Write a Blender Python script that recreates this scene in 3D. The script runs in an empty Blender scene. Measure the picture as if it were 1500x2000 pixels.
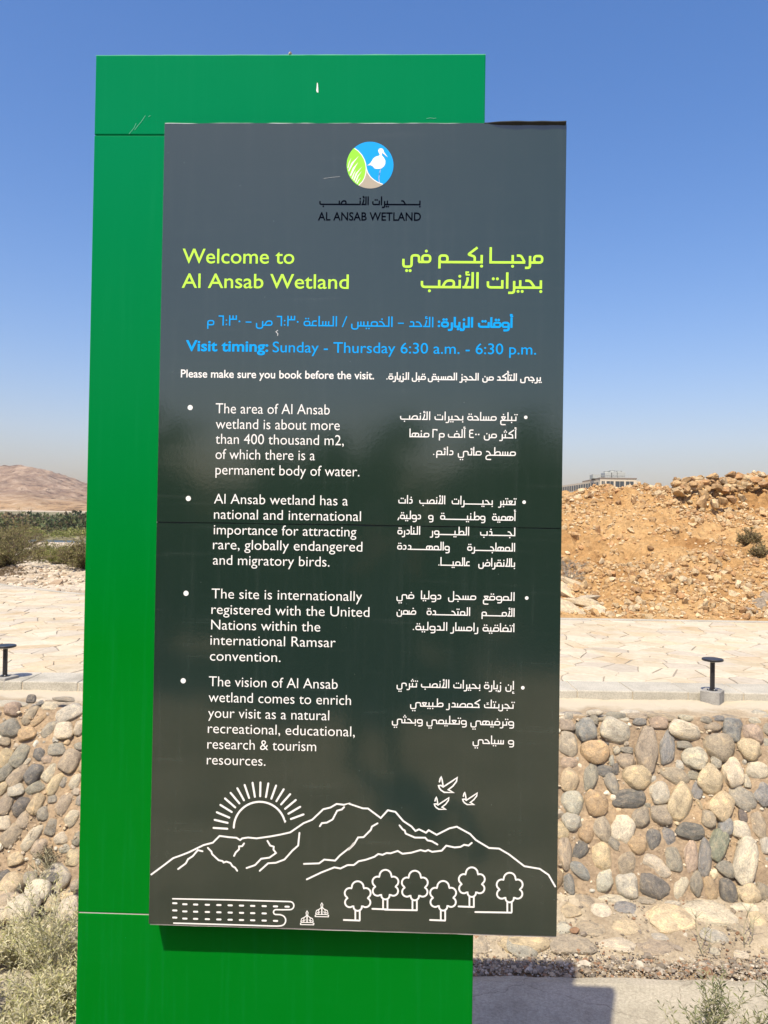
import bpy, bmesh, math, random
import numpy as np
from mathutils import Vector, Matrix, noise
from mathutils.geometry import tessellate_polygon

random.seed(7)
RNG = np.random.default_rng(7)
scene = bpy.context.scene
COL = scene.collection

# ------------------------------------------------------------------ camera, sky, sun, exposure
EYE = 2.85                                   # eye height above the sunken path behind the sign
CAM = Vector((0, 0, EYE))
PITCH, ROLL, FPX = math.radians(0.8159), math.radians(0.90), 1500.0
_f = Vector((0, math.cos(PITCH), math.sin(PITCH)))
_u0 = Vector((1, 0, 0)).cross(_f)
RIGHT = Vector((1, 0, 0)) * math.cos(ROLL) + _u0 * math.sin(ROLL)
UP = -Vector((1, 0, 0)) * math.sin(ROLL) + _u0 * math.cos(ROLL)
cam = bpy.data.cameras.new("camera")
cam.sensor_fit = 'VERTICAL'; cam.sensor_height = 36; cam.sensor_width = 27; cam.lens = 27
cam.clip_start = 0.05; cam.clip_end = 12000
camo = bpy.data.objects.new("camera", cam); COL.objects.link(camo)
camo.matrix_world = Matrix(((RIGHT.x, UP.x, -_f.x, CAM.x), (RIGHT.y, UP.y, -_f.y, CAM.y),
                            (RIGHT.z, UP.z, -_f.z, CAM.z), (0, 0, 0, 1)))
scene.camera = camo

SUN_EL, SUN_AZ = math.radians(57.5), math.radians(21)       # behind the camera, over its left shoulder
sun_from = Vector((-math.sin(SUN_AZ) * math.cos(SUN_EL), -math.cos(SUN_AZ) * math.cos(SUN_EL), math.sin(SUN_EL)))
world = bpy.data.worlds.new("World"); scene.world = world; world.use_nodes = True
wn = world.node_tree.nodes; wl = world.node_tree.links
sky = wn.new('ShaderNodeTexSky'); sky.sky_type = 'NISHITA'; sky.sun_disc = False
sky.sun_elevation = SUN_EL; sky.sun_rotation = math.atan2(sun_from.x, sun_from.y)
sky.air_density = 1.4; sky.dust_density = 2.0; sky.ozone_density = 3.0; sky.altitude = 0
SKY_STRENGTH = 0.115
bgn = wn['Background']; bgn.inputs[1].default_value = SKY_STRENGTH
hs = wn.new('ShaderNodeHueSaturation'); hs.inputs['Saturation'].default_value = 1.32; wl.new(sky.outputs[0], hs.inputs['Color'])
wb = wn.new('ShaderNodeMix'); wb.data_type = 'RGBA'; wb.blend_type = 'MULTIPLY'; wb.inputs[0].default_value = 1; wb.inputs[7].default_value = (1.16, 1.01, 1.19, 1)
wl.new(hs.outputs[0], wb.inputs[6]); wl.new(wb.outputs[2], bgn.inputs[0])
sl = bpy.data.lights.new("sun", 'SUN'); sl.energy = 5.0; sl.angle = math.radians(0.53); sl.color = (1.0, 0.905, 0.73)
so = bpy.data.objects.new("sun", sl); COL.objects.link(so)
so.rotation_euler = sun_from.to_track_quat('Z', 'Y').to_euler(); so.location = (-8, -20, 40)
vs = scene.view_settings
vs.view_transform = 'Standard'; vs.look = 'None'; vs.gamma = 1; vs.use_curve_mapping = False; vs.exposure = 0.35
scene.cycles.use_denoising = True
scene.cycles.max_bounces = 6
scene.cycles.volume_bounces = 0

# ------------------------------------------------------------------ helpers
def ray(px, py):
    """direction of the line of sight through a point of the photograph"""
    return (_f + RIGHT * ((px - 750) / FPX) - UP * ((py - 1000) / FPX)).normalized()

def on_height(px, py, z):
    d = ray(px, py); return CAM + d * ((z - EYE) / d.z)

def at_depth(px, py, y):
    d = ray(px, py); return CAM + d * (y / d.y)

def on_plane(px, py, p0, n):
    d = ray(px, py); return CAM + d * ((Vector(p0) - CAM).dot(n) / d.dot(n))

def tag(o, label=None, cat=None, group=None, kind=None):
    if label: o['label'] = label
    if cat: o['category'] = cat
    if group: o['group'] = group
    if kind: o['kind'] = kind
    return o

def empty(name, loc=(0, 0, 0), rz=0.0):
    o = bpy.data.objects.new(name, None); COL.objects.link(o)
    o.location = loc; o.rotation_euler = (0, 0, rz); o.empty_display_size = 0.2
    return o

def link(name, me, parent=None, mat=None, loc=None, smooth=False):
    if mat is not None and len(me.materials) == 0: me.materials.append(mat)
    if smooth and len(me.polygons): me.polygons.foreach_set('use_smooth', [True] * len(me.polygons))
    o = bpy.data.objects.new(name, me); COL.objects.link(o)
    if parent: o.parent = parent
    if loc is not None: o.location = loc
    return o

def pymesh(name, V, F):
    me = bpy.data.meshes.new(name); me.from_pydata([tuple(v) for v in V], [], F); me.update(); return me

def npmesh(name, V, F):
    """V (n,3) array, F (m,k) array of equal polygons"""
    V = np.asarray(V, dtype=np.float32); F = np.asarray(F, dtype=np.int32)
    me = bpy.data.meshes.new(name); k = F.shape[1]
    me.vertices.add(len(V)); me.vertices.foreach_set('co', V.ravel())
    me.loops.add(F.size); me.loops.foreach_set('vertex_index', F.ravel())
    me.polygons.add(len(F)); me.polygons.foreach_set('loop_start', np.arange(len(F), dtype=np.int32) * k)
    try: me.polygons.foreach_set('loop_total', np.full(len(F), k, dtype=np.int32))
    except Exception: pass
    me.update(calc_edges=True); me.validate(); me.shade_flat(); return me

def bm_mesh(name, bm):
    me = bpy.data.meshes.new(name); bm.to_mesh(me); bm.free(); return me

def box_bm(x0, x1, y0, y1, z0, z1, bevel=0.0, bm=None):
    own = bm is None
    if own: bm = bmesh.new()
    r = bmesh.ops.create_cube(bm, size=1)
    vs_ = r['verts']
    for v in vs_:
        v.co = Vector((x0 if v.co.x < 0 else x1, y0 if v.co.y < 0 else y1, z0 if v.co.z < 0 else z1))
    if bevel > 0:
        es = list({e for v in vs_ for e in v.link_edges})
        bmesh.ops.bevel(bm, geom=es, offset=bevel, segments=2, affect='EDGES', profile=0.5)
    return bm

def box(name, x0, x1, y0, y1, z0, z1, mat, parent=None, bevel=0.0):
    return link(name, bm_mesh(name, box_bm(x0, x1, y0, y1, z0, z1, bevel)), parent, mat)

def lathe(name, prof, mat, parent=None, seg=28, loc=None):
    V = []; F = []
    for r, z in prof:
        for k in range(seg):
            a = 2 * math.pi * k / seg; V.append((r * math.cos(a), r * math.sin(a), z))
    n = len(prof)
    for i in range(n - 1):
        for k in range(seg):
            F.append((i * seg + k, i * seg + (k + 1) % seg, (i + 1) * seg + (k + 1) % seg, (i + 1) * seg + k))
    F.append(tuple(range(seg))[::-1]); F.append(tuple((n - 1) * seg + k for k in range(seg)))
    return link(name, pymesh(name, V, F), parent, mat, loc)

# ------------------------------------------------------------------ materials
def new_mat(name):
    m = bpy.data.materials.new(name); m.use_nodes = True
    return m, m.node_tree.nodes, m.node_tree.links, m.node_tree.nodes['Principled BSDF']

def N(nodes, kind, **kw):
    n = nodes.new(kind)
    for k, v in kw.items():
        if k.startswith('i_'): n.inputs[k[2:].replace('_', ' ')].default_value = v
        else: setattr(n, k, v)
    return n

def ramp(nodes, stops, interp='LINEAR'):
    r = nodes.new('ShaderNodeValToRGB'); cr = r.color_ramp; cr.interpolation = interp
    while len(cr.elements) < len(stops): cr.elements.new(0.5)
    for e, (p, c) in zip(cr.elements, stops):
        e.position = p; e.color = (*c, 1) if len(c) == 3 else c
    return r

def mix(nodes, links, fac, a, b, blend='MIX'):
    m = nodes.new('ShaderNodeMix'); m.data_type = 'RGBA'; m.blend_type = blend
    for sock, val in ((m.inputs[0], fac), (m.inputs[6], a), (m.inputs[7], b)):
        if isinstance(val, (int, float)): sock.default_value = val
        elif isinstance(val, (tuple, list)): sock.default_value = (*val, 1) if len(val) == 3 else val
        else: links.new(val, sock)
    return m.outputs[2]

def earth_mat(name, c0, c1, c2, scale=3.0, bump=0.4, bdist=0.02, rough=0.95, fine=40.0, speck=None, crack=None):
    """mottled natural ground: three colours through noise, finer noise for grain and relief"""
    m, n, l, p = new_mat(name)
    tc = n.new('ShaderNodeNewGeometry')
    a = N(n, 'ShaderNodeTexNoise', i_Scale=scale, i_Detail=8.0, i_Roughness=0.62); l.new(tc.outputs['Position'], a.inputs['Vector'])
    b = N(n, 'ShaderNodeTexNoise', i_Scale=fine, i_Detail=6.0, i_Roughness=0.7); l.new(tc.outputs['Position'], b.inputs['Vector'])
    r = ramp(n, [(0.32, c0), (0.5, c1), (0.68, c2)]); l.new(a.outputs['Fac'], r.inputs[0])
    r2 = ramp(n, [(0.3, (0.62, 0.62, 0.62)), (0.7, (1.25, 1.25, 1.25))]); l.new(b.outputs['Fac'], r2.inputs[0])
    col = mix(n, l, 0.85, r.outputs[0], r2.outputs[0], 'MULTIPLY')
    if speck:
        v = N(n, 'ShaderNodeTexVoronoi', i_Scale=speck[1]); l.new(tc.outputs['Position'], v.inputs['Vector'])
        rs = ramp(n, [(0.0, (1, 1, 1)), (speck[2], (0, 0, 0))]); l.new(v.outputs['Distance'], rs.inputs[0])
        col = mix(n, l, rs.outputs[0], col, speck[0])
    if crack:
        ds = N(n, 'ShaderNodeTexNoise', i_Scale=5.0, i_Detail=5.0); l.new(tc.outputs['Position'], ds.inputs['Vector'])
        va = n.new('ShaderNodeVectorMath'); va.operation = 'MULTIPLY_ADD'; va.inputs[1].default_value = (.22, .22, .22); l.new(ds.outputs['Color'], va.inputs[0]); l.new(tc.outputs['Position'], va.inputs[2])
        cv = N(n, 'ShaderNodeTexVoronoi', i_Scale=crack); cv.feature = 'DISTANCE_TO_EDGE'; l.new(va.outputs[0], cv.inputs['Vector'])
        rc = ramp(n, [(0.0, (.25, .22, .2)), (0.006, (1, 1, 1))]); l.new(cv.outputs['Distance'], rc.inputs[0])
        col = mix(n, l, 0.45, col, rc.outputs[0], 'MULTIPLY')
    l.new(col, p.inputs['Base Color']); p.inputs['Roughness'].default_value = rough
    p.inputs['Specular IOR Level'].default_value = 0.2
    bp = N(n, 'ShaderNodeBump', i_Strength=bump, i_Distance=bdist); l.new(b.outputs['Fac'], bp.inputs['Height'])
    l.new(bp.outputs[0], p.inputs['Normal'])
    return m

def cobble_mat(name='cobble_stone', dusty=0.35):
    """one stone material; each stone's own colour is its object colour"""
    m, n, l, p = new_mat(name)
    oi = n.new('ShaderNodeObjectInfo'); tc = n.new('ShaderNodeTexCoord')
    add = n.new('ShaderNodeVectorMath'); add.operation = 'ADD'
    sc = n.new('ShaderNodeVectorMath'); sc.operation = 'SCALE'; sc.inputs['Scale'].default_value = 1.0
    cmb = n.new('ShaderNodeCombineXYZ'); mu = N(n, 'ShaderNodeMath', operation='MULTIPLY'); mu.inputs[1].default_value = 97.0
    l.new(oi.outputs['Random'], mu.inputs[0])
    for k in range(3): l.new(mu.outputs[0], cmb.inputs[k])
    l.new(tc.outputs['Object'], add.inputs[0]); l.new(cmb.outputs[0], add.inputs[1])
    a = N(n, 'ShaderNodeTexNoise', i_Scale=1.6, i_Detail=7.0, i_Roughness=0.65, i_Distortion=0.6); l.new(add.outputs[0], a.inputs['Vector'])
    b = N(n, 'ShaderNodeTexNoise', i_Scale=11.0, i_Detail=8.0, i_Roughness=0.8); l.new(add.outputs[0], b.inputs['Vector'])
    vn = N(n, 'ShaderNodeTexVoronoi', i_Scale=3.2, i_Randomness=1.0); vn.feature = 'DISTANCE_TO_EDGE'; vw = N(n, 'ShaderNodeTexNoise', i_Scale=2.0, i_Detail=5.0); l.new(add.outputs[0], vw.inputs['Vector'])
    vm = n.new('ShaderNodeVectorMath'); vm.operation = 'MULTIPLY_ADD'; vm.inputs[1].default_value = (.9, .9, .9); l.new(vw.outputs['Color'], vm.inputs[0]); l.new(add.outputs[0], vm.inputs[2]); l.new(vm.outputs[0], vn.inputs['Vector'])
    ra = ramp(n, [(0.32, (0.5, 0.5, 0.52)), (0.46, (0.9, 0.89, 0.88)), (0.54, (1.05, 1.03, 1.0)), (0.68, (1.65, 1.5, 1.25))]); l.new(a.outputs['Fac'], ra.inputs[0])
    rb = ramp(n, [(0.36, (0.38, 0.37, 0.36)), (0.5, (0.95, 0.95, 0.95)), (0.66, (1.4, 1.38, 1.3))]); l.new(b.outputs['Fac'], rb.inputs[0])
    c = mix(n, l, 0.75, oi.outputs['Color'], ra.outputs[0], 'MULTIPLY')
    c = mix(n, l, 0.7, c, rb.outputs[0], 'MULTIPLY')
    rv = ramp(n, [(0.0, (1.35, 1.3, 1.2)), (0.025, (.62, .6, .58)), (0.06, (1, 1, 1))]); l.new(vn.outputs['Distance'], rv.inputs[0]); c = mix(n, l, 0.45, c, rv.outputs[0], 'MULTIPLY')
    d = N(n, 'ShaderNodeTexNoise', i_Scale=2.6, i_Detail=8.0, i_Roughness=0.7); ad2 = n.new('ShaderNodeVectorMath'); ad2.operation = 'ADD'; ad2.inputs[1].default_value = (31, 7, 3)
    l.new(add.outputs[0], ad2.inputs[0]); l.new(ad2.outputs[0], d.inputs['Vector'])
    rd_ = ramp(n, [(0.50, (0, 0, 0)), (0.62, (dusty,) * 3)]); l.new(d.outputs['Fac'], rd_.inputs[0])
    c = mix(n, l, rd_.outputs[0], c, (.47, .38, .26, 1))
    l.new(c, p.inputs['Base Color']); p.inputs['Roughness'].default_value = 0.88
    p.inputs['Specular IOR Level'].default_value = 0.3
    bp = N(n, 'ShaderNodeBump', i_Strength=0.9, i_Distance=0.012); l.new(b.outputs['Fac'], bp.inputs['Height'])
    b2 = N(n, 'ShaderNodeBump', i_Strength=0.6, i_Distance=0.02); l.new(a.outputs['Fac'], b2.inputs['Height']); l.new(bp.outputs[0], b2.inputs['Normal'])
    l.new(b2.outputs[0], p.inputs['Normal'])
    return m

def plain_mat(name, col, rough=0.6, metal=0.0, var=0.0, scale=20.0, bump=0.0):
    m, n, l, p = new_mat(name)
    p.inputs['Base Color'].default_value = (*col, 1); p.inputs['Roughness'].default_value = rough; p.inputs['Metallic'].default_value = metal
    if var or bump:
        g = n.new('ShaderNodeNewGeometry')
        a = N(n, 'ShaderNodeTexNoise', i_Scale=scale, i_Detail=6.0, i_Roughness=0.65); l.new(g.outputs['Position'], a.inputs['Vector'])
        if var:
            r = ramp(n, [(0.25, (1 - var,) * 3), (0.75, (1 + var,) * 3)]); l.new(a.outputs['Fac'], r.inputs[0])
            l.new(mix(n, l, 1.0, (*col, 1), r.outputs[0], 'MULTIPLY'), p.inputs['Base Color'])
        if bump:
            bp = N(n, 'ShaderNodeBump', i_Strength=bump, i_Distance=0.005); l.new(a.outputs['Fac'], bp.inputs['Height']); l.new(bp.outputs[0], p.inputs['Normal'])
    return m

def attr_mat(name, rough=0.9, spec=0.2, transl=0.0, bump=0.0, bscale=30.0):
    """colour from the mesh's own per-face colour (each pebble or leaf has a tone of its own)"""
    m, n, l, p = new_mat(name)
    at = n.new('ShaderNodeAttribute'); at.attribute_name = 'tone'
    g = n.new('ShaderNodeNewGeometry')
    a = N(n, 'ShaderNodeTexNoise', i_Scale=bscale, i_Detail=5.0); l.new(g.outputs['Position'], a.inputs['Vector'])
    r = ramp(n, [(0.3, (0.7,) * 3), (0.7, (1.2,) * 3)]); l.new(a.outputs['Fac'], r.inputs[0])
    col = mix(n, l, 0.8, at.outputs['Color'], r.outputs[0], 'MULTIPLY')
    l.new(col, p.inputs['Base Color']); p.inputs['Roughness'].default_value = rough; p.inputs['Specular IOR Level'].default_value = spec
    if bump:
        bp = N(n, 'ShaderNodeBump', i_Strength=bump, i_Distance=0.02); l.new(a.outputs['Fac'], bp.inputs['Height']); l.new(bp.outputs[0], p.inputs['Normal'])
    if transl:
        t = n.new('ShaderNodeBsdfTranslucent'); l.new(col, t.inputs[0])
        ms = n.new('ShaderNodeMixShader'); ms.inputs[0].default_value = transl
        l.new(p.outputs[0], ms.inputs[1]); l.new(t.outputs[0], ms.inputs[2]); l.new(ms.outputs[0], n['Material Output'].inputs[0])
    return m

def set_tones(me, tones):
    """tones: (nfaces,3) colours"""
    a = me.color_attributes.new('tone', 'FLOAT_COLOR', 'CORNER')
    lt = np.zeros(len(me.polygons), dtype=np.int32); me.polygons.foreach_get('loop_total', lt)
    t = np.repeat(np.asarray(tones, dtype=np.float32), lt, axis=0)
    a.data.foreach_set('color', np.hstack([t, np.ones((len(t), 1), dtype=np.float32)]).ravel())

# ------------------------------------------------------------------ rock shapes
def ico(sub):
    bm = bmesh.new(); bmesh.ops.create_icosphere(bm, subdivisions=sub, radius=1.0)
    V = np.array([v.co[:] for v in bm.verts]); F = np.array([[v.index for v in f.verts] for f in bm.faces]); bm.free()
    return V, F
ICO1, ICO2, ICO3 = ico(1), ico(2), ico(3)

def rock_verts(base, seed, rough=0.25, freq=1.1, cuts=4, cutd=0.78, fine=0.0, full=1.0, hard=0.85):
    """unit ball worn into a stone: noise plus a few flattened faces"""
    rs = np.random.default_rng(seed); V = base[0].copy(); off = rs.uniform(-50, 50, 3)
    V = np.array([v * (1 + rough * noise.noise(Vector(v * freq + off))) for v in V])
    for _ in range(cuts):
        nrm = rs.normal(size=3); nrm /= np.linalg.norm(nrm); d = rs.uniform(cutd, cutd + 0.2)
        h = V @ nrm - d; V = V - np.outer(np.clip(h, 0, None) * hard, nrm)
    if fine: V = np.array([v * (1 + fine * noise.noise(Vector(v * 4.5 + off))) for v in V])
    V -= (V.max(0) + V.min(0)) / 2; V /= (V.max(0) - V.min(0)) / 2
    V = np.sign(V) * np.abs(V) ** full
    return V

COBBLES = [npmesh('cobble', rock_verts(ICO3, 100 + k, 0.36, 1.1, 4 + k % 3, 0.70, 0.08, 0.82), ICO3[1]) for k in range(14)]
RUBBLES = [npmesh('rubble', rock_verts(ICO2, 200 + k, 0.45, 1.3, 12, 0.42, 0.0, 1.0, 1.0), ICO2[1]) for k in range(8)]
for me in COBBLES: me.polygons.foreach_set('use_smooth', [True] * len(me.polygons))
RUB1 = [rock_verts(ICO1, 300 + k, 0.5, 1.2, 2, 0.7) for k in range(10)]

def rot_mats(n, rng, tilt=math.pi):
    """n random rotations"""
    q = rng.normal(size=(n, 4)); q /= np.linalg.norm(q, axis=1)[:, None]
    w, x, y, z = q.T
    return np.stack([1-2*(y*y+z*z), 2*(x*y-z*w), 2*(x*z+y*w), 2*(x*y+z*w), 1-2*(x*x+z*z), 2*(y*z-x*w),
                     2*(x*z-y*w), 2*(y*z+x*w), 1-2*(x*x+y*y)], axis=1).reshape(n, 3, 3)

def scatter(name, P, S, tones, mat, parent=None, rng=RNG, shapes=RUB1, faces=ICO1[1], flat=0.65, kind='stuff'):
    """many small stones as one mesh; P (n,3) places, S (n,) radii"""
    n = len(P); R = rot_mats(n, rng); pick = rng.integers(0, len(shapes), n)
    base = np.stack(shapes)[pick]                                   # n,k,3
    sc = rng.uniform(0.6, 1.15, (n, 1, 3)); V = np.einsum('nij,nkj->nki', R, base * sc) * S[:, None, None]
    V[:, :, 2] *= flat; V = V + P[:, None, :]
    k = base.shape[1]; F = (faces[None] + (np.arange(n) * k)[:, None, None]).reshape(-1, 3)
    me = npmesh(name, V.reshape(-1, 3), F); set_tones(me, np.repeat(tones, len(faces), axis=0))
    o = link(name, me, parent, mat)
    if kind: o['kind'] = kind
    return o

def pick_tones(n, palette, rng=RNG, var=0.15):
    pal = np.array(palette); t = pal[rng.integers(0, len(pal), n)]
    return np.clip(t * rng.uniform(1 - var, 1 + var, (n, 1)), 0, 1)

def grid_mesh(name, xs, ys, zf):
    X, Y = np.meshgrid(xs, ys); Z = zf(X, Y); nx, ny = len(xs), len(ys)
    V = np.stack([X, Y, Z], -1).reshape(-1, 3)
    i = np.arange(nx - 1)[None] + np.arange(ny - 1)[:, None] * nx; i = i.ravel()
    F = np.stack([i, i + 1, i + nx + 1, i + nx], 1)
    return npmesh(name, V, F)

def fbm(X, Y, freq, octv=5, seed=0.0, ridged=False):
    """smooth value noise, vectorised"""
    out = np.zeros_like(X, dtype=float); amp = 1.0; tot = 0
    rs = np.random.default_rng(int(seed * 10) + 11); tab = rs.uniform(-1, 1, (256, 256))
    for o in range(octv):
        x = X * freq + 17.3 * o + seed; y = Y * freq - 9.1 * o
        xi = np.floor(x).astype(int); yi = np.floor(y).astype(int); fx = x - xi; fy = y - yi
        fx = fx * fx * (3 - 2 * fx); fy = fy * fy * (3 - 2 * fy)
        a = tab[yi % 256, xi % 256]; b = tab[yi % 256, (xi + 1) % 256]; c = tab[(yi + 1) % 256, xi % 256]; d = tab[(yi + 1) % 256, (xi + 1) % 256]
        v = (a * (1 - fx) + b * fx) * (1 - fy) + (c * (1 - fx) + d * fx) * fy
        out += amp * (1 - 2 * np.abs(v) if ridged else v); tot += amp; amp *= 0.52; freq *= 2.03
    return out / tot

def smooth(t): t = np.clip(t, 0, 1); return t * t * (3 - 2 * t)

# ------------------------------------------------------------------ materials of the ground
M_dirt = earth_mat('dirt', (0.24, 0.17, 0.105), (0.36, 0.27, 0.17), (0.46, 0.36, 0.24), 2.2, 0.7, 0.03, fine=28)
M_mortar = earth_mat('sandy_mortar', (0.27, 0.20, 0.13), (0.38, 0.29, 0.19), (0.47, 0.34, 0.20), 1.6, 1.0, 0.02, fine=38)
M_pale = earth_mat('pale_screed', (0.42, 0.36, 0.26), (0.54, 0.47, 0.35), (0.62, 0.55, 0.42), 2.5, 0.4, 0.006, fine=70)
M_conc = earth_mat('worn_concrete', (0.33, 0.295, 0.22), (0.42, 0.38, 0.285), (0.48, 0.43, 0.33), 2.2, 0.8, 0.006, fine=70, crack=1.1, speck=((0.2, 0.18, 0.16), 60.0, 0.09))
M_kerb = earth_mat('grey_kerb_concrete', (0.33, 0.31, 0.25), (0.43, 0.405, 0.33), (0.50, 0.47, 0.385), 2.6, 0.3, 0.004, fine=80)
M_hill = earth_mat('ochre_earth', (0.28, 0.165, 0.075), (0.40, 0.26, 0.13), (0.50, 0.35, 0.19), 0.6, 0.9, 0.06, fine=11)
M_bank = earth_mat('pale_bank_earth', (0.36, 0.27, 0.17), (0.50, 0.41, 0.29), (0.58, 0.50, 0.38), 0.5, 0.8, 0.05, fine=9)
M_rockbits = attr_mat('loose_stone', 0.9, 0.2, bump=0.6, bscale=25)
M_cobble = cobble_mat()

# ------------------------------------------------------------------ sunken ground, path, gravel
def low_z(X, Y):
    z = 1.25 * (1 - smooth((Y - 1.5) / 2.35))
    return z - 0.02 * smooth((Y - 3.4) / 0.5) + 0.02 * fbm(X, Y, 1.3, 4, 3.0) * (1 - smooth((Y - 3.3) / 0.6))
g = link('ground', grid_mesh('ground', np.linspace(-30, 30, 121), np.concatenate([np.linspace(-60, -4, 29), np.linspace(-3.5, 5.15, 90)]), low_z), None, M_dirt, smooth=True)
g['kind'] = 'structure'
rg = np.random.default_rng(5)
# concrete footpath: cast bays with open joints, one bay a piece of its own
path = empty('footpath', (0, 4.4, 0)); path['kind'] = 'structure'
for i, x0 in enumerate(np.arange(-9.6, 9.0, 2.4)):
    bm = bmesh.new(); xs = np.linspace(x0 + 0.006, x0 + 2.394, 30); ys = np.linspace(3.92, 4.86, 12); vv = {}
    for j, y in enumerate(ys):
        for k, x in enumerate(xs):
            e = 0.012 * noise.noise(Vector((x * 6, y * 6, 3.3))) if j in (0, 11) else 0
            drop = 0.02 if j in (0, 11) else 0
            vv[j, k] = bm.verts.new((x, y + e * 1.8 - 4.4, 0.035 - drop + 0.004 * noise.noise(Vector((x * 2, y * 2, 0)))))
    for j in range(11):
        for k in range(29): bm.faces.new((vv[j, k], vv[j, k + 1], vv[j + 1, k + 1], vv[j + 1, k]))
    for j, s in ((0, -1), (11, 1)):
        low = [bm.verts.new((vv[j, k].co.x, vv[j, k].co.y, -0.05)) for k in range(30)]
        for k in range(29):
            q = (vv[j, k], vv[j, k + 1], low[k + 1], low[k]); bm.faces.new(q if s > 0 else q[::-1])
    link('concrete_bay', bm_mesh('concrete_bay', bm), path, M_conc)

# ------------------------------------------------------------------ cobbled apron and stone wall
APRON0, APRON1 = Vector((0, 5.08, 0.0)), Vector((0, 5.62, 0.15))
WALL0, WALL1 = Vector((0, 5.62, 0.13)), Vector((0, 6.22, 1.30))
NA = (Vector((1, 0, 0)).cross(APRON1 - APRON0)).normalized()
NW = (Vector((1, 0, 0)).cross(WALL1 - WALL0)).normalized()
if NA.z < 0: NA = -NA
if NW.y > 0: NW = -NW

def strip(name, a, b, nrm, mat, parent, amp, x0=-9.0, x1=9.0, res=0.032, extra=0.0, seed=1.0, dip=0.0):
    """bedding surface between two edges, uneven by hand, closed behind so that it has thickness"""
    L = (b - a).length; xs = np.linspace(x0, x1, int((x1 - x0) / res)); ss = np.linspace(-extra, L + extra, max(4, int(L / res)))
    t = (b - a).normalized(); X, Sg = np.meshgrid(xs, ss); D = amp * fbm(X, Sg, 3.0, 5, seed)
    D = D + amp * .45 * fbm(X, Sg, 14.0, 4, seed + 2) - dip * np.exp(-((Sg + extra) / .05) ** 2)
    V = np.stack([X, a.y + t.y * Sg + nrm.y * D, a.z + t.z * Sg + nrm.z * D], -1).reshape(-1, 3)
    nx, ny = len(xs), len(ss); i = (np.arange(nx - 1)[None] + np.arange(ny - 1)[:, None] * nx).ravel()
    F = np.stack([i, i + 1, i + nx + 1, i + nx], 1)
    return link(name, npmesh(name, V, F), parent, mat, smooth=True)

M_apron = earth_mat('apron_mortar', (0.32, 0.255, 0.17), (0.43, 0.36, 0.25), (0.52, 0.445, 0.31), 2.2, 1.0, 0.015, fine=40)
apron = strip('cobbled_apron', APRON0, APRON1, NA, M_apron, None, 0.03, extra=0.03, seed=2.0); apron['kind'] = 'structure'
wall = empty('stone_retaining_wall', (0, 5.62, 0.13))
tag(wall, 'sloping retaining wall of rounded river cobbles set in sandy mortar below the paved walkway', 'wall')
def under(o, parent):
    """keeps the world place of o when it becomes a part of parent"""
    o.parent = parent; o.matrix_parent_inverse = Matrix.Translation(-parent.location); return o
under(strip('mortar_bed', WALL0, WALL1, NW, M_mortar, None, 0.035, extra=0.02, seed=4.0), wall)

TONE = dict(w=(.58, .525, .40), y=(.53, .44, .285), o=(.46, .345, .21), t=(.39, .335, .25), g=(.335, .315, .255), l=(.49, .465, .38),
            d=(.185, .178, .16), b=(.28, .28, .26), p=(.45, .355, .27), e=(.25, .26, .19), s=(.20, .17, .15))
def stone(px, py, w, h, ang, tone, plane, parent, k, prot=0.5, scale=1.0, name='stone'):
    p0, nrm = plane
    P = on_plane(px, py, p0, nrm); put_stone(P, w * (P.y / FPX) * scale, h * (P.y / FPX) * scale, ang, tone, nrm, parent, k, prot, name)

def put_stone(P, w, h, ang, tone, nrm, parent, k, prot=0.5, name='stone', pool=None, flat=1.0):
    w *= 1.07; h *= 1.07; th = min(w, h) * rg.uniform(0.30, 0.38) * flat
    xax = Vector((1, 0, 0)); yax = nrm.cross(xax).normalized(); xax = yax.cross(nrm).normalized()
    a = math.radians(-ang); X = xax * math.cos(a) + yax * math.sin(a); Y = -xax * math.sin(a) + yax * math.cos(a)
    M = Matrix(((X.x * w / 2, Y.x * h / 2, nrm.x * th, 0), (X.y * w / 2, Y.y * h / 2, nrm.y * th, 0), (X.z * w / 2, Y.z * h / 2, nrm.z * th, 0), (0, 0, 0, 1)))
    pos = P + nrm * (th * (prot - 0.70) * 0.9)
    o = bpy.data.objects.new(name, (pool or COBBLES)[k % len(pool or COBBLES)]); COL.objects.link(o)
    o.parent = parent
    o.matrix_local = Matrix.Translation(pos - parent.location) @ M
    c = TONE[tone] if isinstance(tone, str) else tone; v = rg.uniform(0.88, 1.12)
    o.color = (min(1, c[0] * v * rg.uniform(.97, 1.03)), min(1, c[1] * v), min(1, c[2] * v * rg.uniform(.97, 1.03)), 1)
    return o
for me in COBBLES: me.materials.append(M_cobble)

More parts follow.
